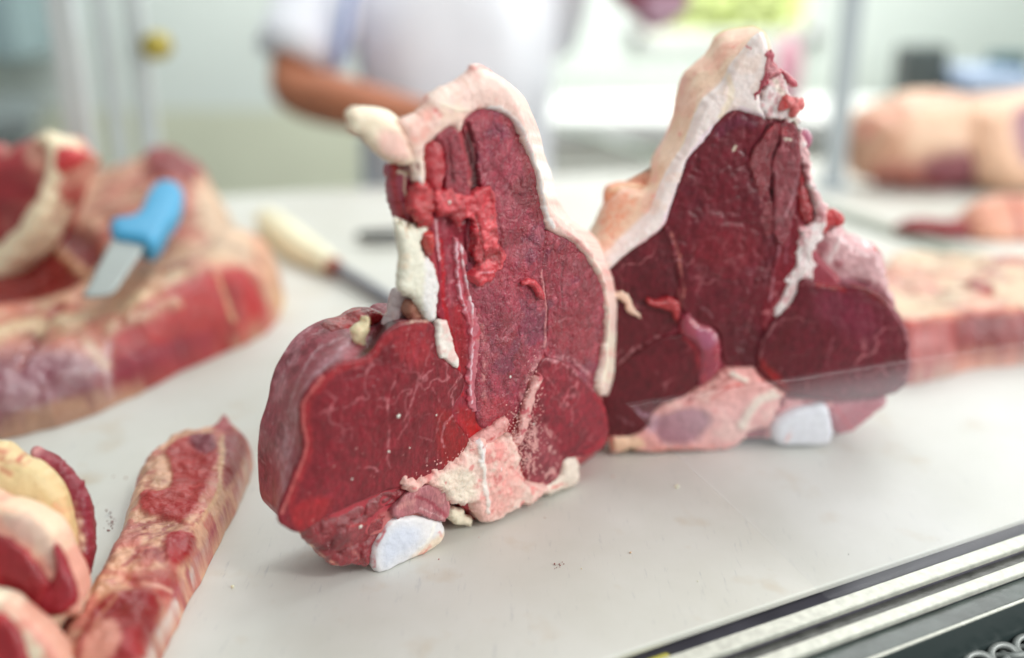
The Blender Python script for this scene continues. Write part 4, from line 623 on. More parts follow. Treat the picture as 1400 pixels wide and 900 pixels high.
cut('meat_scrap', PR, [(1070,132),(1078,129),(1084,134),(1094,134),(1105,139),(1103,148),(1094,156),(1084,162),(1078,154),(1071,150)], M['ragged'], right, A(196, 92, 92), w=.008, depth=.010, rnd=.004, wr=.002, wrs=150, rag=.0014, seed=80, floor=False, paint=[('n', 150, .1, A(222,140,130), .6), ('s', [(1072,134),(1074,148)], 4, A(190,40,36), .8)])
cut('meat_scrap', PR, [(1100,178),(1108,180),(1113,188),(1110,200),(1104,208),(1099,196)], M['skin_sheet'], right, A(160, 96, 120), w=-.01, depth=.01, rnd=.003, rag=.0005, seed=81, floor=False)
cut('bottom_fat', PR, [(833,600),(846,596),(872,594),(886,584),(890,568),(905,556),(926,546),(950,536),(972,522),(990,508),(1010,503),(1032,505),(1045,520),(1062,530),(1076,540),(1068,556),(1060,575),(1048,590),(1036,588),(1018,602),(1008,612),(990,617),(950,618),(898,620),(860,617),(838,619)], M['crumbly'], right, A(214, 160, 156), w=.005, depth=.045, rnd=.005, dome=.003, rag=.001, wr=.002, wrs=60, wr2=.0004, seed=82, res=.001,
    paint=[('n', 60, .05, A(222, 180, 172), .7), ('p', [(896,575),(925,562),(962,560),(972,578),(950,604),(912,606),(894,590)], 6, A(150,96,112), .9, -.001), ('p', [(872,565),(900,568),(895,590),(885,590)], 5, A(190,160,176), .6), ('s', [(1015,580),(1035,550),(1062,538)], 10, A(228,206,194), .9, .0015), ('s', [(940,548),(975,530),(1000,515)], 5, A(150,70,70), .7, -.001, 1.4), ('s', [(975,545),(995,530),(1020,525)], 4, A(200,60,60), .7, 0, 1.4), ('s', [(1030,508),(1050,525),(1070,540)], 4, A(200,40,40), .7, 0, 1.2), ('s', [(1000,512),(1020,520)], 5, A(236,216,206), .8, .001), ('s', [(895,614),(950,612),(1000,608)], 5, A(216,130,120), .6, 0, 1.5), ('p', [(836,600),(870,596),(880,612),(840,618)], 4, A(226,190,160), .8), ('d', 160, .8, A(206,100,100), .5)])
cut('gristle', PR, [(1058,572),(1068,556),(1078,545),(1100,545),(1136,548),(1138,560),(1110,562),(1085,568),(1068,580),(1058,598),(1046,600)], M['crumbly'], right, A(204, 150, 152), w=.002, depth=.03, rnd=.004, rag=.001, wr=.0015, wrs=90, seed=83, paint=[('n', 90, .0, A(190,110,120), .7), ('s', [(1100,550),(1135,552)], 3, A(150,50,60), .6)])
cut('cartilage', PR, [(1058,600),(1060,582),(1070,572),(1084,564),(1106,558),(1130,555),(1138,568),(1141,592),(1136,608),(1120,613),(1090,612),(1068,611)], M['bone'], right, A(206, 210, 218), w=.009, depth=.035, rnd=.006, dome=.002, rag=.0003, seed=84, paint=[('s', [(1076,605),(1082,590)], 4, A(222,150,140), .6, 0, 1.4), ('n', 60, .1, A(206,212,226), .6)])
cut('under_muscle', PR, [(1132,552),(1160,546),(1190,544),(1213,544),(1214,556),(1200,567),(1186,578),(1168,592),(1150,596),(1142,590)], M['skin_sheet'], right, A(160, 76, 90), w=.000, depth=.035, rnd=.005, dome=.002, wr=.0012, wrs=60, rag=.0006, seed=85, paint=[('n', 60, .1, A(176,100,112), .6), ('s', [(1145,560),(1165,590)], 4, A(180,50,66), .6)])
# ================================================================== other meat on the counter
def split_lump(o, parts, mats):
    parts = list(parts); mats = list(mats)
    """give the faces whose centre falls in an outline to a part mesh of their own"""
    me = o.data; nf = len(me.polygons); co = np.empty(len(me.vertices) * 3); me.vertices.foreach_get('co', co); co = co.reshape(-1, 3)
    lt = np.empty(nf, int); me.polygons.foreach_get('loop_total', lt); ls = np.empty(nf, int); me.polygons.foreach_get('loop_start', ls)
    vi = np.empty(len(me.loops), int); me.loops.foreach_get('vertex_index', vi); colr = np.empty(len(me.vertices) * 4); me.attributes['Col'].data.foreach_get('color', colr); colr = colr.reshape(-1, 4)[:, :3]
    off = np.array(o.parent.location); q = lt == 4; Qf = vi[ls[q][:, None] + np.arange(4)]; T = vi[ls[~q][:, None] + np.arange(3)]
    W = co + off; cen = project(W[Qf].mean(1)); lab = np.zeros(len(Qf), int)
    for k, (nm, P) in enumerate(parts): lab[inside(cen, smooth(P, True, 4))] = k + 1
    for k in range(len(parts)):          # keep the largest connected patch, give loose faces back to the body
        fi = np.nonzero(lab == k + 1)[0]
        if not len(fi): continue
        F = Qf[fi]; cl = np.arange(len(W))
        for _ in range(400):
            m = cl[F].min(1); c0 = cl.copy(); np.minimum.at(cl, F.ravel(), np.repeat(m, 4))
            if (cl == c0).all(): break
        c = cl[F[:, 0]]; u, n = np.unique(c, return_counts=True); lab[fi[c != u[n.argmax()]]] = 0
    for k, (nm, P) in enumerate(parts):
        F = Qf[lab == k + 1]
        if not len(F): continue
        u, inv = np.unique(F, return_inverse=True); mesh_np(nm, W[u], inv.reshape(-1, 4), mats[k], o.parent, None, colr[u])
    F = Qf[lab == 0]; par = o.parent; nm = o.name.split('.')[0]; mt = me.materials[0]; bpy.data.objects.remove(o)
    mesh_np(nm, W, F, mt, par, T, colr)

slab = thing('beef_flank', onz(160, 560), 'large slab of beef with cream fat on top, under the blue-handled knife', 'meat')
Hs = lambda x, y: .058 + .045 * sstep(y, .85, 1.25) + .012 * np.sin(x * 22 + y * 9)
o = lump('body', [(-90,615,0),(0,601,0),(60,590,0),(120,570,0),(180,545,0),(250,508,0),(320,478,0),(365,455,0),(386,425,0),(384,400,.0),(345,330,.06),(325,280,.08),(285,236,.09),(235,214,.10),(180,236,.09),(120,250,.08),(60,262,.08),(-90,270,.08)],
    Hs, .045, M['far'], slab, A(214, 176, 146), wr=.012, wrs=20, seed=3, fine=.002, res=.0028,
    paint=[('n', 16, -.05, A(190,110,96), .75), ('n', 30, .1, A(230,206,172), .7), ('v', 16, .06, A(150,40,44), .7),
      ('p', [(-80,500),(20,478),(100,480),(150,505),(152,560),(0,620),(-90,620)], 14, A(146,96,108), .95), ('s', [(20,560),(70,520),(120,510)], 8, A(176,140,140), .6, 0, 1.6), ('p', [(-20,500),(40,490),(90,500),(60,530),(0,540)], 10, A(128,66,84), .7),
      ('p', [(160,450),(220,400),(300,365),(345,372),(366,410),(370,445),(300,492),(200,535),(155,530)], 9, A(172,34,40), .97), ('n', 44, .15, A(206,120,110), .25),
      ('p', [(160,490),(290,455),(300,482),(220,520),(165,535)], 9, A(146,52,74), .8), ('s', [(210,480),(260,476),(290,470)], 3, A(206,150,156), .7, 0, 1.6), ('s', [(85,415),(55,455),(25,500)], 8, A(150,26,30), .95, -.008), ('s', [(148,470),(150,530),(190,525)], 6, A(214,190,194), .8), ('s', [(308,385),(318,425),(308,485)], 9, A(150,16,22), .95, -.010), ('s', [(296,375),(308,400),(318,430)], 4, A(226,190,150), .9), ('s', [(330,375),(345,420),(335,470)], 7, A(190,30,36), .9, .004),
      ('s', [(-40,470),(40,448),(110,440)], 14, A(228,204,170), .9, .006), ('s', [(150,450),(200,430),(240,415)], 13, A(230,208,176), .85, .006, 1.0), ('s', [(120,470),(145,500)], 10, A(226,196,170), .7),
      ('p', [(0,575),(160,530),(190,545),(60,596),(0,608)], 7, A(206,176,146), .8), ('p', [(-80,290),(50,290),(125,315),(132,360),(60,400),(-80,400)], 10, A(124,16,20), .97, -.016), ('p', [(140,250),(250,215),(300,260),(250,330),(200,370),(150,330)], 12, A(158,50,54), .8, 0, 1.6), ('s', [(115,262),(64,300),(105,350),(160,385)], 9, A(216,178,140), .85, .004),
      ('p', [(205,205),(250,205),(290,240),(250,255),(205,240)], 8, A(134,30,44), .95, .012), ('p', [(275,250),(330,290),(345,350),(300,345),(270,300)], 10, A(234,200,172), .9), ('s', [(235,330),(270,350),(300,360)], 8, A(200,160,130), .6), ('s', [(380,395),(387,430)], 7, A(230,186,120), .9)])
split_lump(o, [('muscle', [(160,450),(220,400),(300,365),(345,372),(366,410),(370,445),(300,492),(200,535),(155,530)]), ('silverskin', [(-80,500),(20,470),(120,470),(150,500),(150,560),(0,620),(-90,620)]), ('cut_face', [(-80,290),(50,290),(120,320),(130,360),(60,400),(-80,400)])], [M['far'], M['skin_sheet'], M['far']])
# standing fatty piece at the far left
P2 = Plane(onz(20, 470) * np.array([1, 1.06, 0]), -8, 12)
fp = thing('beef_brisket', P2.o, 'folded red meat with a curved cream fat band at the far left edge', 'meat')
cut('muscle', P2, [(-60,440),(-60,200),(-20,205),(10,196),(30,186),(50,180),(72,186),(84,202),(100,210),(96,228),(84,250),(66,290),(48,330),(26,360),(0,390)], M['far'], fp, A(160, 58, 60), depth=.06, rnd=.02, dome=.01, res=.003, wr=.005, wrs=30, rag=.002, floor=False, paint=[('n', 25, .0, A(206,160,140), .7), ('p', [(-50,260),(20,230),(60,240),(40,290),(0,340),(-50,360)], 10, A(130,26,34), .8)])
cut('fat_band', P2, [(-60,420),(-60,350),(0,330),(40,280),(60,230),(56,200),(40,190),(60,178),(80,192),(80,215),(72,250),(58,300),(36,345),(10,376),(-20,400)], M['fat'], fp, A(232, 208, 182), w=.012, depth=.05, rnd=.008, dome=.006, res=.003, wr=.004, wrs=30, rag=.002, floor=False, paint=[('s', [(30,290),(60,230)], 8, A(224,180,160), .6)])
cut('torn_tip', P2, [(70,205),(86,200),(102,206),(98,222),(84,234),(72,236)], M['far'], fp, A(206, 84, 80), w=.012, depth=.03, rnd=.008, res=.003, rag=.001, floor=False)

# meat strip lying at lower left
Hst = lambda x, y: .029 + 0 * x
st = thing('beef_strip', onz(230, 740), 'long narrow strip of red meat with cream seams, lying alone at lower left', 'meat')
o = lump('body', [(60,960,0),(95,900,0),(120,850,0),(148,800,0),(172,740,0),(182,700,0),(196,660,.005),(214,630,.012),(236,603,.018),(262,594,.02),(285,590,.02),(300,570,.02),(312,566,.02),(322,578,.02),(336,600,.015),(345,625,.005),(338,665,0),(320,705,0),(298,750,0),(272,800,0),(245,850,0),(222,900,0),(195,960,0)], Hst, .012, M['far'], st, A(222, 180, 150), res=.0013, wr=.0045, wrs=55, fine=.0012, rag=.001, seed=9,
    paint=[('n', 60, .0, A(190,104,100), .75), ('v', 40, .07, A(150,36,40), .6), ('p', [(236,605),(270,594),(292,598),(300,625),(290,650),(272,690),(250,715),(228,712),(200,705),(190,690),(196,672),(230,668),(234,640),(226,622)], 4, A(168,36,38), .95, .002), ('p', [(258,598),(285,592),(296,604),(290,622),(270,620)], 4, A(118,62,78), .8), ('p', [(292,572),(310,568),(320,580),(308,590),(292,586)], 3, A(172,66,84), .9), ('p', [(306,592),(322,586),(338,602),(330,640),(316,665),(306,668),(306,630)], 4, A(138,42,52), .9), ('s', [(304,600),(302,640),(296,680),(270,716)], 4, A(226,190,150), .85, .001),
      ('s', [(190,718),(225,712),(262,716),(278,700)], 3, A(150,20,20), .7, -.001), ('p', [(180,720),(222,716),(262,722),(268,735),(255,770),(230,776),(200,760),(180,770),(166,775),(190,742)], 4, A(146,70,72), .8, 0, 1.5), ('p', [(228,732),(262,730),(266,745),(254,772),(232,770)], 4, A(164,20,34), .95, .002), ('s', [(168,775),(190,756)], 4, A(150,50,40), .8), ('p', [(180,788),(230,776),(245,790),(236,815),(205,818),(180,806)], 6, A(160,36,46), .8), ('s', [(196,798),(212,800),(232,808)], 5, A(230,176,160), .8),
      ('p', [(140,820),(200,808),(220,830),(210,880),(190,910),(120,910),(100,900)], 6, A(150,20,32), .96, .002), ('p', [(128,860),(156,852),(165,880),(140,910),(110,905)], 5, A(222,160,140), .8), ('s', [(345,630),(325,680),(295,735),(262,790),(235,845),(205,905)], 8, A(234,216,210), .92, .001), ('s', [(330,650),(300,712),(270,760),(240,815)], 6, A(170,84,96), .9, 0, 1.3), ('s', [(180,790),(150,830),(128,860)], 4, A(206,150,120), .6)])
split_lump(o, [('rind', [(345,610),(345,640),(325,690),(295,745),(262,800),(235,855),(205,915),(185,915),(250,790),(300,700),(325,650)]), ('muscle', [(236,605),(270,594),(292,598),(300,625),(290,650),(272,690),(250,715),(228,712),(200,705),(190,690),(196,672),(230,668),(234,640),(226,622)]), ('muscle', [(140,820),(200,808),(220,830),(210,880),(190,910),(120,910),(100,900)])], [M['fat'], M['far'], M['far']])

# three pieces in the bottom left corner
PA = Plane(onz(40, 880), 12, 20)
pa = thing('beef_slice', PA.o, 'rounded slice with yellow fat face, rearmost of three in the bottom left corner', 'meat')
cut('muscle_edge', PA, [(38,622),(55,620),(80,630),(100,650),(116,676),(122,705),(124,740),(122,780),(112,812),(104,850),(96,880),(70,880),(80,780),(70,690)], M['far'], pa, A(130, 40, 54), w=-.012, depth=.02, rnd=.006, dome=.002, res=.0012, wr=.0025, wrs=60, rag=.001, floor=False, paint=[('n', 50, .1, A(190,140,136), .6), ('s', [(100,690),(112,740),(108,800)], 7, A(226,200,176), .8, 0, 1.5), ('p', [(75,640),(100,660),(112,690),(100,700),(85,670)], 5, A(124,34,50), .8), ('s', [(116,760),(120,790)], 5, A(160,20,26), .8)])
cut('fat_face', PA, [(-60,900),(-60,610),(-10,604),(8,606),(28,622),(52,632),(72,652),(88,680),(96,720),(100,760),(104,800),(100,860),(80,900)], M['fat'], pa, A(204, 186, 142), w=.0, depth=.02, rnd=.008, dome=.006, res=.0013, wr=.0025, wrs=40, rag=.0008, floor=False, paint=[('n', 30, .1, A(196,170,120), .7), ('v', 35, .06, A(170,60,50), .5), ('s', [(-30,615),(5,622),(35,628)], 11, A(172,44,34), .9, 0, 1.6), ('s', [(0,640),(15,648)], 5, A(170,40,30), .6), ('s', [(60,640),(85,680),(95,720),(98,770)], 6, A(228,184,140), .8), ('s', [(20,678),(50,682)], 3, A(160,140,110), .5), ('s', [(75,690),(85,700)], 5, A(214,140,110), .5)])
PB = Plane(onz(30, 940), 8, 18)
pb = thing('beef_slice', PB.o, 'slice with cream rind around two dark red muscles in the bottom left corner', 'meat')
cut('rind', PB, [(-60,930),(-60,690),(0,688),(26,693),(50,706),(74,730),(92,762),(106,795),(110,820),(104,845),(80,856),(60,900),(0,930)], M['fat'], pb, A(224, 196, 172), w=0, depth=.028, rnd=.006, dome=.003, res=.0012, wr=.002, wrs=50, rag=.0008, floor=False, paint=[('n', 40, -.05, A(196,120,110), .7), ('v', 40, .07, A(150,40,44), .5), ('s', [(0,694),(30,700),(60,720)], 4, A(216,130,110), .5, 0, 1.4), ('p', [(0,705),(40,706),(70,740),(80,790),(60,760),(20,730)], 6, A(186,160,150), .7)])
cut('muscle', PB, [(-60,880),(-60,728),(0,728),(24,742),(46,762),(62,788),(70,800),(60,830),(44,848),(20,830),(-10,850)], M['far'], pb, A(150, 24, 34), w=.004, depth=.01, rnd=.005, dome=.003, res=.0012, wr=.001, wrs=50, rag=.0006, floor=False, paint=[('s', [(20,745),(50,770),(62,800),(50,830)], 5, A(196,50,50), .7), ('n', 40, .1, A(110,14,24), .7)])
cut('muscle', PB, [(68,745),(78,752),(92,780),(102,810),(100,832),(80,845),(58,848),(44,838),(48,815),(64,800),(72,780)], M['far'], pb, A(140, 30, 42), w=.004, depth=.01, rnd=.005, dome=.002, res=.0012, wr=.001, wrs=60, rag=.0006, floor=False, paint=[('s', [(48,815),(46,835),(60,845)], 4, A(206,150,150), .7), ('n', 60, .1, A(170,70,76), .5)])
PC = Plane(onz(10, 1000), 5, 18)
pc = thing('beef_slice', PC.o, 'slice edge with white rind and dark red meat, frontmost in the bottom left corner', 'meat')
cut('rind', PC, [(-70,1000),(-70,815),(-20,812),(8,818),(26,836),(48,860),(72,885),(90,920),(90,1000)], M['fat'], pc, A(230, 210, 188), w=0, depth=.02, rnd=.006, dome=.002, res=.0012, wr=.002, wrs=50, floor=False, paint=[('s', [(30,850),(60,880),(80,910)], 8, A(214,130,124), .7), ('n', 45, .0, A(196,120,104), .7)])
cut('muscle', PC, [(-70,1000),(-70,835),(-10,835),(14,850),(32,880),(40,920),(40,1000)], M['far'], pc, A(140, 22, 32), w=.004, depth=.01, rnd=.005, dome=.002, res=.0012, wr=.001, wrs=50, floor=False, paint=[('n', 50, .1, A(180,60,60), .5)])
db = thing('beef_offcut', onz(90, 880), 'dark red offcut lying under the slices in the bottom left corner', 'meat')
lump('body', [(30,960,0),(40,880,0),(60,850,0),(90,838,0),(104,850,0),(106,870,0),(92,900,0),(80,960,0)], .02, .014, M['far'], db, A(110, 16, 26), res=.0014, wr=.003, wrs=60, seed=12, paint=[('n', 60, .2, A(150,60,60), .6)])

# right background meat
rs_ = thing('beef_rib_slab', onz(1310, 512), 'slab with cream fat top and red cut side, lying behind the further cut', 'meat')
Hr = lambda x, y: .055 + .0 * x
o = lump('body', [(1170,515,0),(1240,526,0),(1290,517,0),(1330,506,0),(1400,500,0),(1520,490,0),(1520,360,.05),(1400,352,.05),(1330,346,.05),(1270,342,.05),(1215,345,.05),(1180,380,.04),(1160,440,.02)], Hr, .022, M['far'], rs_, A(222, 204, 176), res=.0026, wr=.009, wrs=25, fine=.002, seed=15,
    paint=[('n', 24, .0, A(196,136,124), .6), ('n', 50, .15, A(160,50,52), .7), ('p', [(1200,440),(1260,438),(1320,430),(1400,425),(1520,410),(1520,480),(1400,482),(1320,498),(1250,505),(1200,510)], 7, A(150,40,48), .92), ('p', [(1220,470),(1290,460),(1310,495),(1240,512)], 7, A(196,130,130), .7), ('p', [(1310,440),(1400,432),(1400,478),(1320,490)], 8, A(116,52,56), .6), ('s', [(1240,520),(1320,508),(1400,496)], 4, A(224,140,110), .7), ('s', [(1330,392),(1352,400)], 11, A(150,36,44), .95, .006), ('s', [(1225,372),(1300,375)], 6, A(226,150,120), .5), ('s', [(1240,440),(1320,428),(1400,422)], 4, A(206,80,70), .6)])
split_lump(o, [('cut_face', [(1200,440),(1260,438),(1320,430),(1400,425),(1520,410),(1520,480),(1400,482),(1320,498),(1250,505),(1200,510)])], [M['far']])
PD = Plane(onz(1300, 262), 10, 10)
ln = thing('meat_joint', PD.o, 'large rounded joint with tan fat and purple underside in the right background', 'meat')
cut('fat_face', PD, [(1184,172),(1186,200),(1190,228),(1212,246),(1250,256),(1300,266),(1360,262),(1400,252),(1410,200),(1400,140),(1360,126),(1300,124),(1250,130),(1210,146)], M['far'], ln, A(204, 174, 150), depth=.08, rnd=.045, dome=.045, dl=.05, res=.006, wr=.012, wrs=10, rag=.006,
    paint=[('n', 10, .0, A(190,140,116), .7), ('p', [(1200,225),(1300,215),(1400,225),(1400,270),(1210,262)], 10, A(160,92,90), .6), ('p', [(1270,215),(1340,205),(1380,240),(1360,265),(1300,262),(1265,245)], 12, A(120,74,84), .9), ('s', [(1195,240),(1250,250),(1310,262)], 8, A(168,76,62), .8), ('s', [(1190,170),(1240,145),(1300,135)], 10, A(212,150,130), .6), ('s', [(1186,172),(1188,185)], 6, A(196,90,90), .8)])
PE = Plane(onz(1390, 262) * np.array([.97, .97, 0]), 10, 10)
ln2 = thing('meat_joint', PE.o, 'pale joint with a purple patch, cut off by the right edge of the picture', 'meat')
cut('fat_face', PE, [(1340,190),(1350,158),(1372,138),(1410,122),(1480,130),(1480,262),(1410,266),(1366,250),(1346,222)], M['far'], ln2, A(222, 182, 158), depth=.15, rnd=.05, dome=.01, res=.006, wr=.006, wrs=14, rag=.003, floor=False, paint=[('p', [(1388,150),(1440,150),(1440,225),(1396,215)], 7, A(136,90,110), .9)])
PF = Plane(onz(1350, 330), 6, 30)
lo_ = thing('meat_chop', PF.o, 'dark red strip ending in an orange-tan lump, before the large tan joint', 'meat')
cut('meat_strip', PF, [(1236,300),(1260,294),(1300,296),(1345,300),(1350,322),(1330,328),(1290,322),(1250,318),(1236,310)], M['far'], lo_, A(128, 36, 40), depth=.04, rnd=.015, res=.004, wr=.003, wrs=30, rag=.002)
cut('fat_lump', PF, [(1330,300),(1338,275),(1360,264),(1400,262),(1450,270),(1450,330),(1400,334),(1360,332),(1336,322)], M['far'], lo_, A(202, 146, 124), w=.012, depth=.05, rnd=.02, dome=.006, res=.004, wr=.004, wrs=25, rag=.002, paint=[('n', 30, .1, A(220,170,140), .6), ('s', [(1385,268),(1395,300),(1400,330)], 8, A(150,50,50), .7)])

# ================================================================== knives
m_blue = plain('blue_plastic', tuple(A(64, 150, 192, .9)), .4, var=.04); m_blade = plain('knife_steel', (.34, .37, .36), .45, metal=.5, var=.05); m_cream = plain('cream_handle', tuple(A(226, 214, 188, .75)), .55, bump=.4, bs=120, var=.08); m_dsteel = plain('steel_rod', (.20, .22, .27), .3, metal=.7)
mk = onz(195, 330, .105); PK = Plane(mk, 20, 72)
kn = thing('knife', mk, 'knife with a bright blue plastic handle lying on the fatty slab at left', 'knife')
kc = dict(res=.002, rag=0, floor=False)
cut('handle', PK, [(149,302),(158,295),(178,292),(190,284),(200,262),(212,248),(230,244),(246,250),(250,264),(242,286),(228,306),(216,326),(204,334),(192,328),(172,324),(154,320)], m_blue, kn, (0.1, .4, .6), w=.010, depth=.022, rnd=.007, dome=.003, dl=.01, **kc)
cut('blade', PK, [(160,318),(194,326),(198,336),(176,370),(158,396),(140,404),(114,404),(122,386),(134,362)], m_blade, kn, (.6, .6, .6), w=.004, depth=.002, rnd=.0008, **kc)
sk = thing('honing_steel', onz(400, 330), 'sharpening steel with a worn cream handle lying on the board behind the near cut', 'sharpening steel')
hp = [onz(x, y, .016) for x, y in ((366,300),(385,318),(410,338),(435,352),(452,362))]
tube('handle', hp, [.018, .022, .021, .017, .013], m_cream, sk); tube('ferrule', [onz(450,361,.014), onz(462,368,.013)], [.013, .010], plain('red_brown_ferrule', (.35, .08, .05), .4), sk)
tube('rod', [onz(460,366,.013), onz(500,390,.011), onz(545,418,.009), onz(590,446,.006)], [.008, .0075, .007, .005], m_dsteel, sk)
dk = thing('knife', onz(520, 325), 'dark knife handle poking out from behind the upper part of the near cut', 'knife')
tube('handle', [onz(492,322,.012), onz(515,322,.014), onz(560,320,.014)], [.010, .013, .012], m_black, dk, flat=.6); tube('blade', [onz(560,320,.012), onz(640,322,.01), onz(680,324,.006)], [.012, .012, .003], m_blade, dk, flat=.15)

# crumbs on the board
V = []; T = []; k_ = 0
ico = np.array([(0,0,1),(.9,0,.4),(.3,.85,.4),(-.7,.5,.4),(-.7,-.5,.4),(.3,-.85,.4),(0,0,-.6)]); tt = [(0,1,2),(0,2,3),(0,3,4),(0,4,5),(0,5,1),(6,2,1),(6,3,2),(6,4,3),(6,5,4),(6,1,5)]; cc_ = []
for x, y, r, c in [(rng.normal(150, 4), rng.normal(716, 8), .0006, A(110,40,36)) for _ in range(22)] + [(rng.normal(762, 5), rng.normal(772, 4), .0006, A(120,70,60)) for _ in range(9)] + [(925,666,.0016,A(236,226,190)), (318,803,.0012,A(230,220,190)), (954,795,.0007,A(230,220,200)), (1160,758,.0006,A(60,60,60)), (172,654,.0007,A(150,110,90)), (155,652,.0006,A(150,110,90)), (862,756,.0008,A(200,170,140)), (795,778,.0007,A(230,200,160)), (745,708,.0007,A(190,160,140)), (838,652,.001,A(232,190,180)), (655,735,.0008,A(226,180,176)), (600,765,.0008,A(180,50,50))]:
    p = onz(x, y, .0004); s = r * rng.uniform(.6, 1.4); V.append(p + ico * s * rng.uniform(.7, 1.3, (7, 1))); T += [[i + k_ for i in t] for t in tt]; k_ += 7; cc_ += [c] * 7
o = mesh_np('meat_crumbs', np.concatenate(V), np.zeros((0, 4), int), M['fat'], None, np.array(T), np.array(cc_)); tag(o, 'tiny crumbs of meat and fat scattered on the white board', 'crumbs', kind='stuff')

# ================================================================== background: posts, shelf, hanging meat, scale
m_post = plain('pale_post', (.60, .65, .66), .35, metal=.2); m_brass = plain('brass', (.42, .34, .06), .35, metal=.3)
def post(name, x0, y0, x1, y1, Y, wd, label, knob=None, mat=m_post):
    a = ony(x0, y0, Y); t = thing(name, (a[0], Y, 0), label, 'post', )
    X = ony((x0 + x1) / 2, y1, Y)[0]; box('upright', (X, Y, .45), (wd, wd * .7, .92), mat, t)
    box('foot', (X, Y, -.004 + .008), (wd * 1.6, wd * 1.6, .012), mat, t)
    if knob:
        k = ony(knob[0], knob[1], Y - .03); tube('knob', [k + np.array([0, -.02, 0]), k + np.array([0, .01, 0]), k + np.array([0, .03, 0])], [.018, .022, .012], m_brass, t)
    return t
post('glass_post', 95, 0, 128, 190, 1.45, .035, 'pale upright post at the left, leftmost of the four posts')
post('glass_post', 160, 0, 165, 190, 1.60, .022, 'thin pale post without a knob, second post from the left')
post('glass_post', 205, 0, 215, 230, 1.62, .028, 'pale post with a bright brass knob, behind the blue-handled knife', (214, 63))
post('glass_post', 1148, 0, 1140, 200, 1.70, .032, 'grey-blue upright post to the right of the further cut', None, plain('blue_grey_post', (.40, .45, .48), .4))
# low grey bench left
a = ony(0, 130, 2.6); b = ony(125, 190, 2.2)
bench = thing('side_bench', (-1.6, 2.6, -.9), 'dark grey side bench against the wall at the upper left', 'bench')
box('top', (-1.75, 2.45, .0), (1.1, .5, .05), plain('grey_top', (.22, .25, .25), .4), bench, yaw=.35); box('body', (-1.75, 2.5, -.46), (1.0, .42, .87), plain('grey_body', (.3, .34, .33), .5), bench, yaw=.35)
a = ony(5, 30, 3.0); box_ = box('wall_cabinet', (a[0] - .12, 3.1, a[2] + .15), (.34, .3, .5), plain('teal_grey', (.30, .40, .42), .5)); tag(box_, 'pale teal cabinet on the wall in the upper left corner', 'cabinet')
# white worktop and things behind the further cut
wt = thing('worktop', (.75, 2.9, -.9), 'white rear worktop under the window, between the two cuts', 'worktop')
zt = ony(900, 170, 2.7)[2]
box('top', (.55, 2.85, zt), (1.2, .5, .05), plain('white_laminate', (.85, .86, .84), .4), wt); box('body', (.55, 2.86, (zt - .9) / 2 - .02), (1.17, .47, zt + .86), plain('cream_laminate', (.82, .82, .74), .5), wt)
p = ony(1268, 105, 2.3); mc = thing('scale', (p[0], 2.3, 0), 'dark grey weighing scale with a pale blue pan behind the tan joint', 'scale')
box('display', (p[0], 2.35, p[2]), (.10, .08, .13), plain('scale_grey', (.10, .12, .12), .4), mc, bev=.01); box('column', (p[0], 2.38, p[2] / 2 - .03), (.04, .04, p[2] + .06), plain('scale_leg', (.2, .22, .22), .4), mc)
p2 = ony(1345, 108, 2.3); box('pan', (p2[0], 2.3, p2[2]), (.14, .2, .05), plain('pale_blue_pan', (.45, .55, .75), .35), mc, bev=.015); box('base', (p2[0], 2.36, .05), (.2, .2, .1), plain('scale_base', (.25, .3, .3), .4), mc, bev=.01)
p3 = ony(1398, 100, 2.3); box('arm', (p3[0] - .02, 2.34, p3[2]), (.07, .08, .08), plain('dark_teal', (.03, .10, .12), .4), mc, bev=.01)
p = ony(1078, 82, 2.6); bt = thing('bottle', (p[0], 2.6, p[2] - .12), 'pink bottle standing behind the top of the further cut', 'bottle'); tube('body', [p + np.array([0, 0, -.14]), p + np.array([0, 0, -.135]), p, p + np.array([0, 0, .04]), p + np.array([0, 0, .06])], [.03, .035, .035, .02, .014], plain('pink_plastic', (.85, .42, .52), .4), bt, subd=1); tube('cap', [p + np.array([0, 0, .06]), p + np.array([0, 0, .085])], [.015, .015], m_frame, bt, subd=1)
p = ony(890, 8, 2.0); hm = thing('hanging_meat', p, 'purple-red piece of meat hanging at the top edge between the two cuts', 'meat')
PH = Plane(p, 0, 0); cut('muscle', PH, [(838,-60),(836,-10),(848,8),(870,22),(890,40),(910,42),(936,22),(946,0),(950,-60)], M['far'], hm, A(130, 70, 90), depth=.08, rnd=.04, dome=.01, res=.005, wr=.005, wrs=16, rag=.003, floor=False, paint=[('p', [(880,0),(940,-5),(930,30),(900,40)], 8, A(186,160,180), .8), ('n', 14, .1, A(110,40,60), .6)])
tube('hook', [p + np.array([0, .04, .08]), p + np.array([0, .04, .3]), p + np.array([.02, .04, .6])], [.004, .004, .004], m_dsteel, hm)

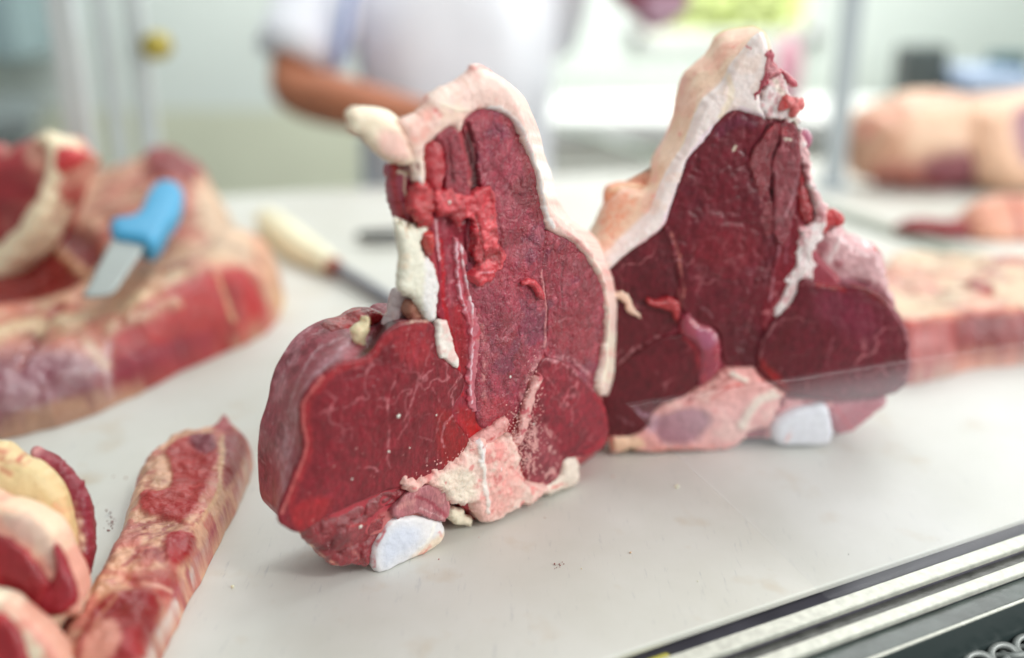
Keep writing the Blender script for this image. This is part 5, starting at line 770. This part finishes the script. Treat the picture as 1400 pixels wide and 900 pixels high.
# ================================================================== butcher
m_skin = plain('skin', tuple(A(158, 98, 70, .80)), .5, var=.1, vs=12, bump=.1); m_skin.node_tree.nodes['Principled BSDF'].inputs['Subsurface Weight'].default_value = .1
m_shirt = plain('white_cotton', (.86, .87, .94), .75, var=.03, bump=.2, bs=15); m_stripe = plain('blue_stripe', (.24, .32, .60), .7); m_trous = plain('pale_trousers', (.62, .68, .78), .8); m_hair = plain('black_hair', (.02, .018, .016), .6, bump=.4, bs=60)
man = thing('person', (-.14, 2.12, -.9), 'person in a white short-sleeved shirt behind the counter, one forearm held across', 'person')
El = ony(392, 122, 1.97); Wr = ony(588, 168, 1.76); Hd = ony(640, 182, 1.72)
vs = []; es = []; rd = []
def ch_(pts, rads, root=None):
    for i, (p, r) in enumerate(zip(pts, rads)):
        vs.append(tuple(p)); rd.append(r); k = len(vs) - 1
        if i == 0:
            if root is not None: es.append((root, k))
        else: es.append((k - 1, k))
    return len(vs) - 1
X0 = -.13; Y0 = 2.12
pel = ch_([(X0, Y0, .02)], [.13]); sp = ch_([(X0, Y0, .16), (X0, Y0, .30), (X0, Y0, .42)], [.125, .13, .12], pel); nk = ch_([(X0, Y0 - .01, .52), (X0, Y0 - .02, .59)], [.055, .052], sp); ch_([(X0, Y0 - .03, .66), (X0, Y0 - .035, .74), (X0, Y0 - .03, .80)], [.078, .092, .07], nk)
shR = ch_([(X0 - .19, Y0, .44)], [.062], sp); elR = ch_([(X0 - .24, Y0 - .04, .30), tuple(El)], [.055, .056], shR)
mid_ = El * .6 + Wr * .4; wr_ = ch_([tuple(mid_), tuple(Wr)], [.052, .036], elR)
fdir = (Hd - Wr) / np.linalg.norm(Hd - Wr); sdn = np.cross(fdir, np.array([0, -.3, 1.0])); sdn /= np.linalg.norm(sdn); fup = np.cross(sdn, fdir)
pm = ch_([tuple(Wr + fdir * .045)], [.030], wr_)
for j, (ln_, a) in enumerate(((.062, -.026), (.072, -.009), (.068, .009), (.054, .025))):
    b0 = Wr + fdir * .075 + fup * a; ch_([tuple(b0), tuple(b0 + fdir * ln_ * .5 - sdn * .004), tuple(b0 + fdir * ln_ * .85 + sdn * .012), tuple(b0 + fdir * ln_ + sdn * .026)], [.010, .009, .0085, .007], pm)
b0 = Wr + fdir * .03 + fup * .026; ch_([tuple(b0 + fup * .012), tuple(b0 + fdir * .025 + fup * .026), tuple(b0 + fdir * .05 + fup * .03)], [.012, .010, .008], pm)
shL = ch_([(X0 + .19, Y0, .44)], [.062], sp); wl = ch_([(X0 + .22, Y0 + .06, .30), (X0 + .19, Y0 + .14, .18), (X0 + .08, Y0 + .19, .08), (X0 - .01, Y0 + .20, .0)], [.052, .048, .04, .028], shL); pl_ = ch_([(X0 - .05, Y0 + .2, -.03)], [.03], wl)
for a in (-.024, -.008, .008, .024): ch_([(X0 - .08, Y0 + .2 + a, -.05), (X0 - .115, Y0 + .19 + a, -.075), (X0 - .13, Y0 + .17 + a, -.10)], [.010, .009, .007], pl_)
ch_([(X0 - .05, Y0 + .15, -.04), (X0 - .08, Y0 + .13, -.06)], [.012, .009], pl_)
for s in (-1, 1): ch_([(X0 + s * .09, Y0, -.08), (X0 + s * .1, Y0 - .01, -.42), (X0 + s * .11, Y0 + .01, -.78), (X0 + s * .11, Y0, -.86), (X0 + s * .12, Y0 - .14, -.875)], [.09, .062, .045, .04, .03], pel)
# face relief: nose and chin
ch_([(X0, Y0 - .125, .735), (X0, Y0 - .145, .715)], [.012, .012], nk + 2)
me = bpy.data.meshes.new('body'); off = np.array(man.location); me.from_pydata([tuple(np.array(v) - off) for v in vs], es, []); ob = link(bpy.data.objects.new('body', me), man)
sm = ob.modifiers.new('skin', 'SKIN'); sm.use_smooth_shade = True
for i, r in enumerate(rd): me.skin_vertices[0].data[i].radius = (r, r)
me.skin_vertices[0].data[0].use_root = True
ob.modifiers.new('sub', 'SUBSURF').levels = 1; ob.modifiers['sub'].render_levels = 2; me.materials.append(m_skin)
# shirt, sleeves, trousers, hair, shoes
def loft(name, rings, mat, parent, n=40, fold=.0, seed=0):
    R = smooth(np.array(rings, float), False, 5); an = np.arange(n) * 2 * math.pi / n; V = []
    for cx, cy, cz, a, b in R: V.append(np.stack([cx + a * np.cos(an), cy + b * np.sin(an), np.full(n, cz)], 1))
    V = np.concatenate(V)
    if fold: Vs = V * np.array([1, 1, .45]); V[:, :2] += (np.stack([fbm(Vs, 9, seed), fbm(Vs, 9, seed + 5)], 1)) * fold
    m = len(R); F = np.array([(i * n + j, i * n + (j + 1) % n, (i + 1) * n + (j + 1) % n, (i + 1) * n + j) for i in range(m - 1) for j in range(n)])
    return mesh_np(name, V, F, mat, parent)
loft('shirt', [(X0 + .01, Y0, -.07, .205, .155), (X0 + .01, Y0, .05, .20, .155), (X0 + .01, Y0 - .01, .18, .205, .16), (X0, Y0 - .01, .30, .215, .155), (X0, Y0, .40, .215, .135), (X0, Y0, .47, .19, .105), (X0, Y0, .51, .12, .08), (X0, Y0 - .01, .54, .072, .066), (X0, Y0 - .01, .57, .066, .06)], m_shirt, man, fold=.028)
Se = ony(405, 86, 2.0); tube('sleeve', [(X0 - .13, Y0, .46), (X0 - .19, Y0 - .01, .42), (X0 - .23, Y0 - .05, .32), tuple(Se)], [.06, .082, .088, .084], m_shirt, man, n=28)
tube('sleeve', [(X0 + .13, Y0, .46), (X0 + .19, Y0, .42), (X0 + .215, Y0 + .05, .32), (X0 + .20, Y0 + .11, .22)], [.06, .08, .078, .07], m_shirt, man, n=28)
pp = [ony(x, y, 1.94) for x, y in ((486, -60), (480, -20), (474, 20), (468, 60), (462, 92))]; tube('sleeve_stripe', pp, [.016, .017, .018, .018, .014], m_stripe, man, flat=.5)  # flat blue tube where the sleeve meets the shirt front
for s in (-1, 1): loft('trouser_leg', [(X0 + s * .11, Y0, -.84, .075, .08), (X0 + s * .105, Y0, -.45, .085, .09), (X0 + s * .095, Y0, -.15, .1, .12), (X0 + s * .085, Y0, .03, .1, .135)], m_trous, man, fold=.01, seed=7)
loft('hair', [(X0, Y0 - .0, .70, .085, .085), (X0, Y0 - .0, .76, .102, .108), (X0, Y0 - .0, .82, .092, .102), (X0, Y0, .86, .055, .06), (X0, Y0, .875, .004, .004)], m_hair, man, fold=.006)
for s in (-1, 1): tube('shoe', [(X0 + s * .11, Y0 + .05, -.86), (X0 + s * .115, Y0 - .05, -.862), (X0 + s * .12, Y0 - .19, -.872)], [.03, .045, .028], m_black, man, flat=.8)
for s in (-1, 1): tube('eye', [(X0 + s * .032, Y0 - .118, .745), (X0 + s * .032, Y0 - .128, .745)], [.010, .006], m_frame, man)
